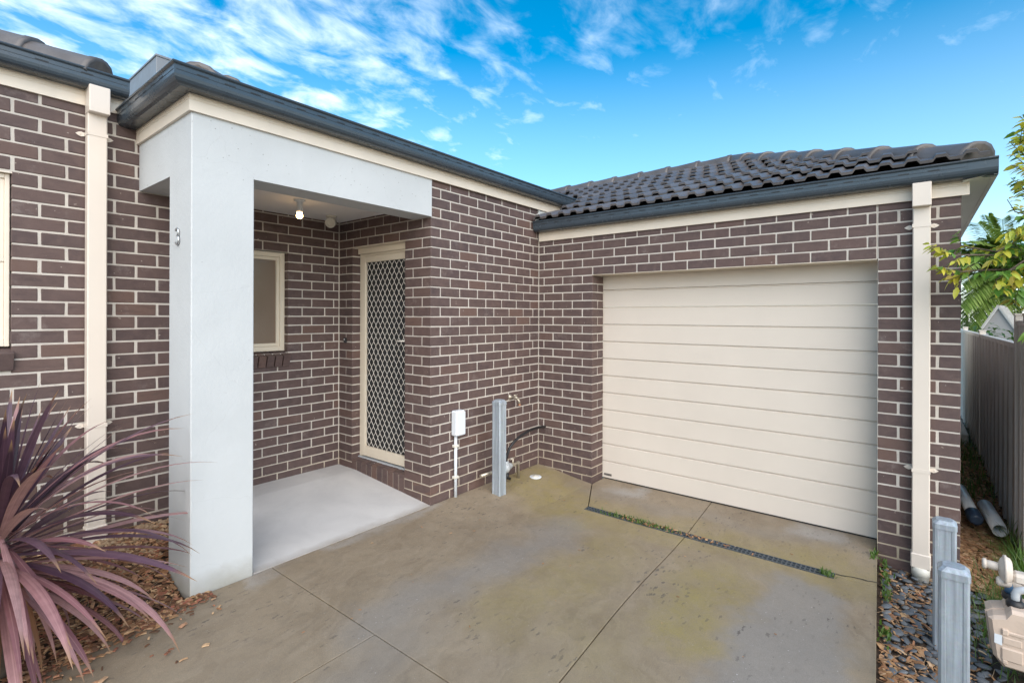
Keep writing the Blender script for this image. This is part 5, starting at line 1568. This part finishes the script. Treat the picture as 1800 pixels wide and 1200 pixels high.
twigs('dry_twigs', 130, reg_litter, (.06, .2)); twigs('bed_twigs', 160, reg_left, (.06, .22))
def grass(name, n, region, h, w_=.004, mat='grass'):
    m = MB()
    for k in range(n):
        r_ = region()
        if r_ is None:
            continue
        p = Vector(r_); az = RG.uniform(0, 6.28); le = RG.uniform(.1, .9); H = RG.uniform(*h); d = Vector((math.cos(az)*le, math.sin(az)*le, 1)).normalized(); s_ = Vector((-math.sin(az), math.cos(az), 0))
        q1 = p+d*H*.5; q2 = p+d*H*.8+Vector((math.cos(az), math.sin(az), -.2))*H*.2*le*2
        m.add([p-s_*w_/2, p+s_*w_/2, q1+s_*w_*.4, q1-s_*w_*.4, q2], [(0, 1, 2, 3), (3, 2, 4)], RG.uniform(.02, .98))
    o = m.build(name, mat); o['kind'] = 'stuff'; return o
def reg_grass():
    if RG.random() < .55:
        x = RG.gauss(1.35, .5); y = FY+.05+abs(RG.gauss(0, .12))
    else:
        x = RG.gauss(1.2, .35); y = RG.gauss(-3.72, .09)
    if y > YC-.02 and x > 1.55 or y > -3.5 or y < FY+.02:
        return None
    return x, y, bedz(x, y)-.005
grass('passage_grass', 1700, reg_grass, (.06, .22))
def reg_grass2():
    x = RG.gauss(1.9, .5); y = FY+.04+abs(RG.gauss(0, .02)); return (x, y, bedz(x, y)-.005)
grass('fence_grass', 420, reg_grass2, (.16, .42), .006)
def reg_far():
    x = RG.uniform(3.6, 7.5); y = RG.uniform(FY+.03, -3.55); return (x, y, bedz(x, y)-.005) if RG.random() < .8 else None
grass('far_grass', 700, reg_far, (.08, .25), .008)
def reg_drain():
    t = RG.choice([RG.gauss(-1.42, .09), RG.gauss(-1.62, .09), RG.gauss(-1.25, .07), RG.gauss(-1.5, .1), -2.80+RG.gauss(0, .02)]); return RG.uniform(DX0, DX1), max(DY1, min(DY0, t)), tz-.01
grass('drain_weeds', 420, reg_drain, (.02, .06), .008)
def reg_drain2():
    t = RG.choice([RG.gauss(-1.42, .12), RG.gauss(-1.95, .12), RG.gauss(-1.6, .1)]); return RG.uniform(DX0+.005, DX1-.005), max(DY1, min(DY0, t)), tz
chips('drain_debris', 'leaflitter', 130, reg_drain2, (.012, .03), (.0008, .002), (1.3, 5), .001, .2)
def reg_edgeweed():
    s_ = RG.choice([(1.5, -3.09, -.12), (1.3, -3.11, -.13), (1.05, -3.12, -.13), (.55, -3.13, -.13), (1.51, -3.03, -.07)]); return s_[0]+RG.gauss(0, .05), s_[1]+RG.gauss(0, .015), s_[2]
grass('edge_weeds', 150, reg_edgeweed, (.02, .06), .012)
def reg_colweed():
    return -1.82+RG.gauss(0, .02), -.03+RG.gauss(0, .012), .005
grass('column_weeds', 40, reg_colweed, (.012, .03), .008)
def reg_drop():
    x = RG.uniform(-2.2, 1.2); y = RG.uniform(-2.9, -.15); return x, y, gz(x, y)
chips('fallen_bits', 'leaflitter', 46, reg_drop, (.006, .022), (.0008, .002), (1.5, 4), .0015, .08)
# crack from the grate to the slab's edge
m = MB(); pts = [(1.025, -2.846)]
for k in range(1, 9):
    pts.append((1.03+RG.uniform(-.011, .011)+k*.004, -2.846-.029*k))
for (a, b), (c, d) in zip(pts, pts[1:]):
    dd = Vector((c-a, d-b, 0)).normalized(); s_ = Vector((-dd.y, dd.x, 0))*RG.uniform(.003, .0055); z_ = lambda x, y: gz(x, y)+.003
    m.add([(a-s_.x, b-s_.y, z_(a, b)), (a+s_.x, b+s_.y, z_(a, b)), (c+s_.x, d+s_.y, z_(c, d)), (c-s_.x, d-s_.y, z_(c, d))], [(0, 1, 2, 3)])
m.build('crack', 'slot', drive)
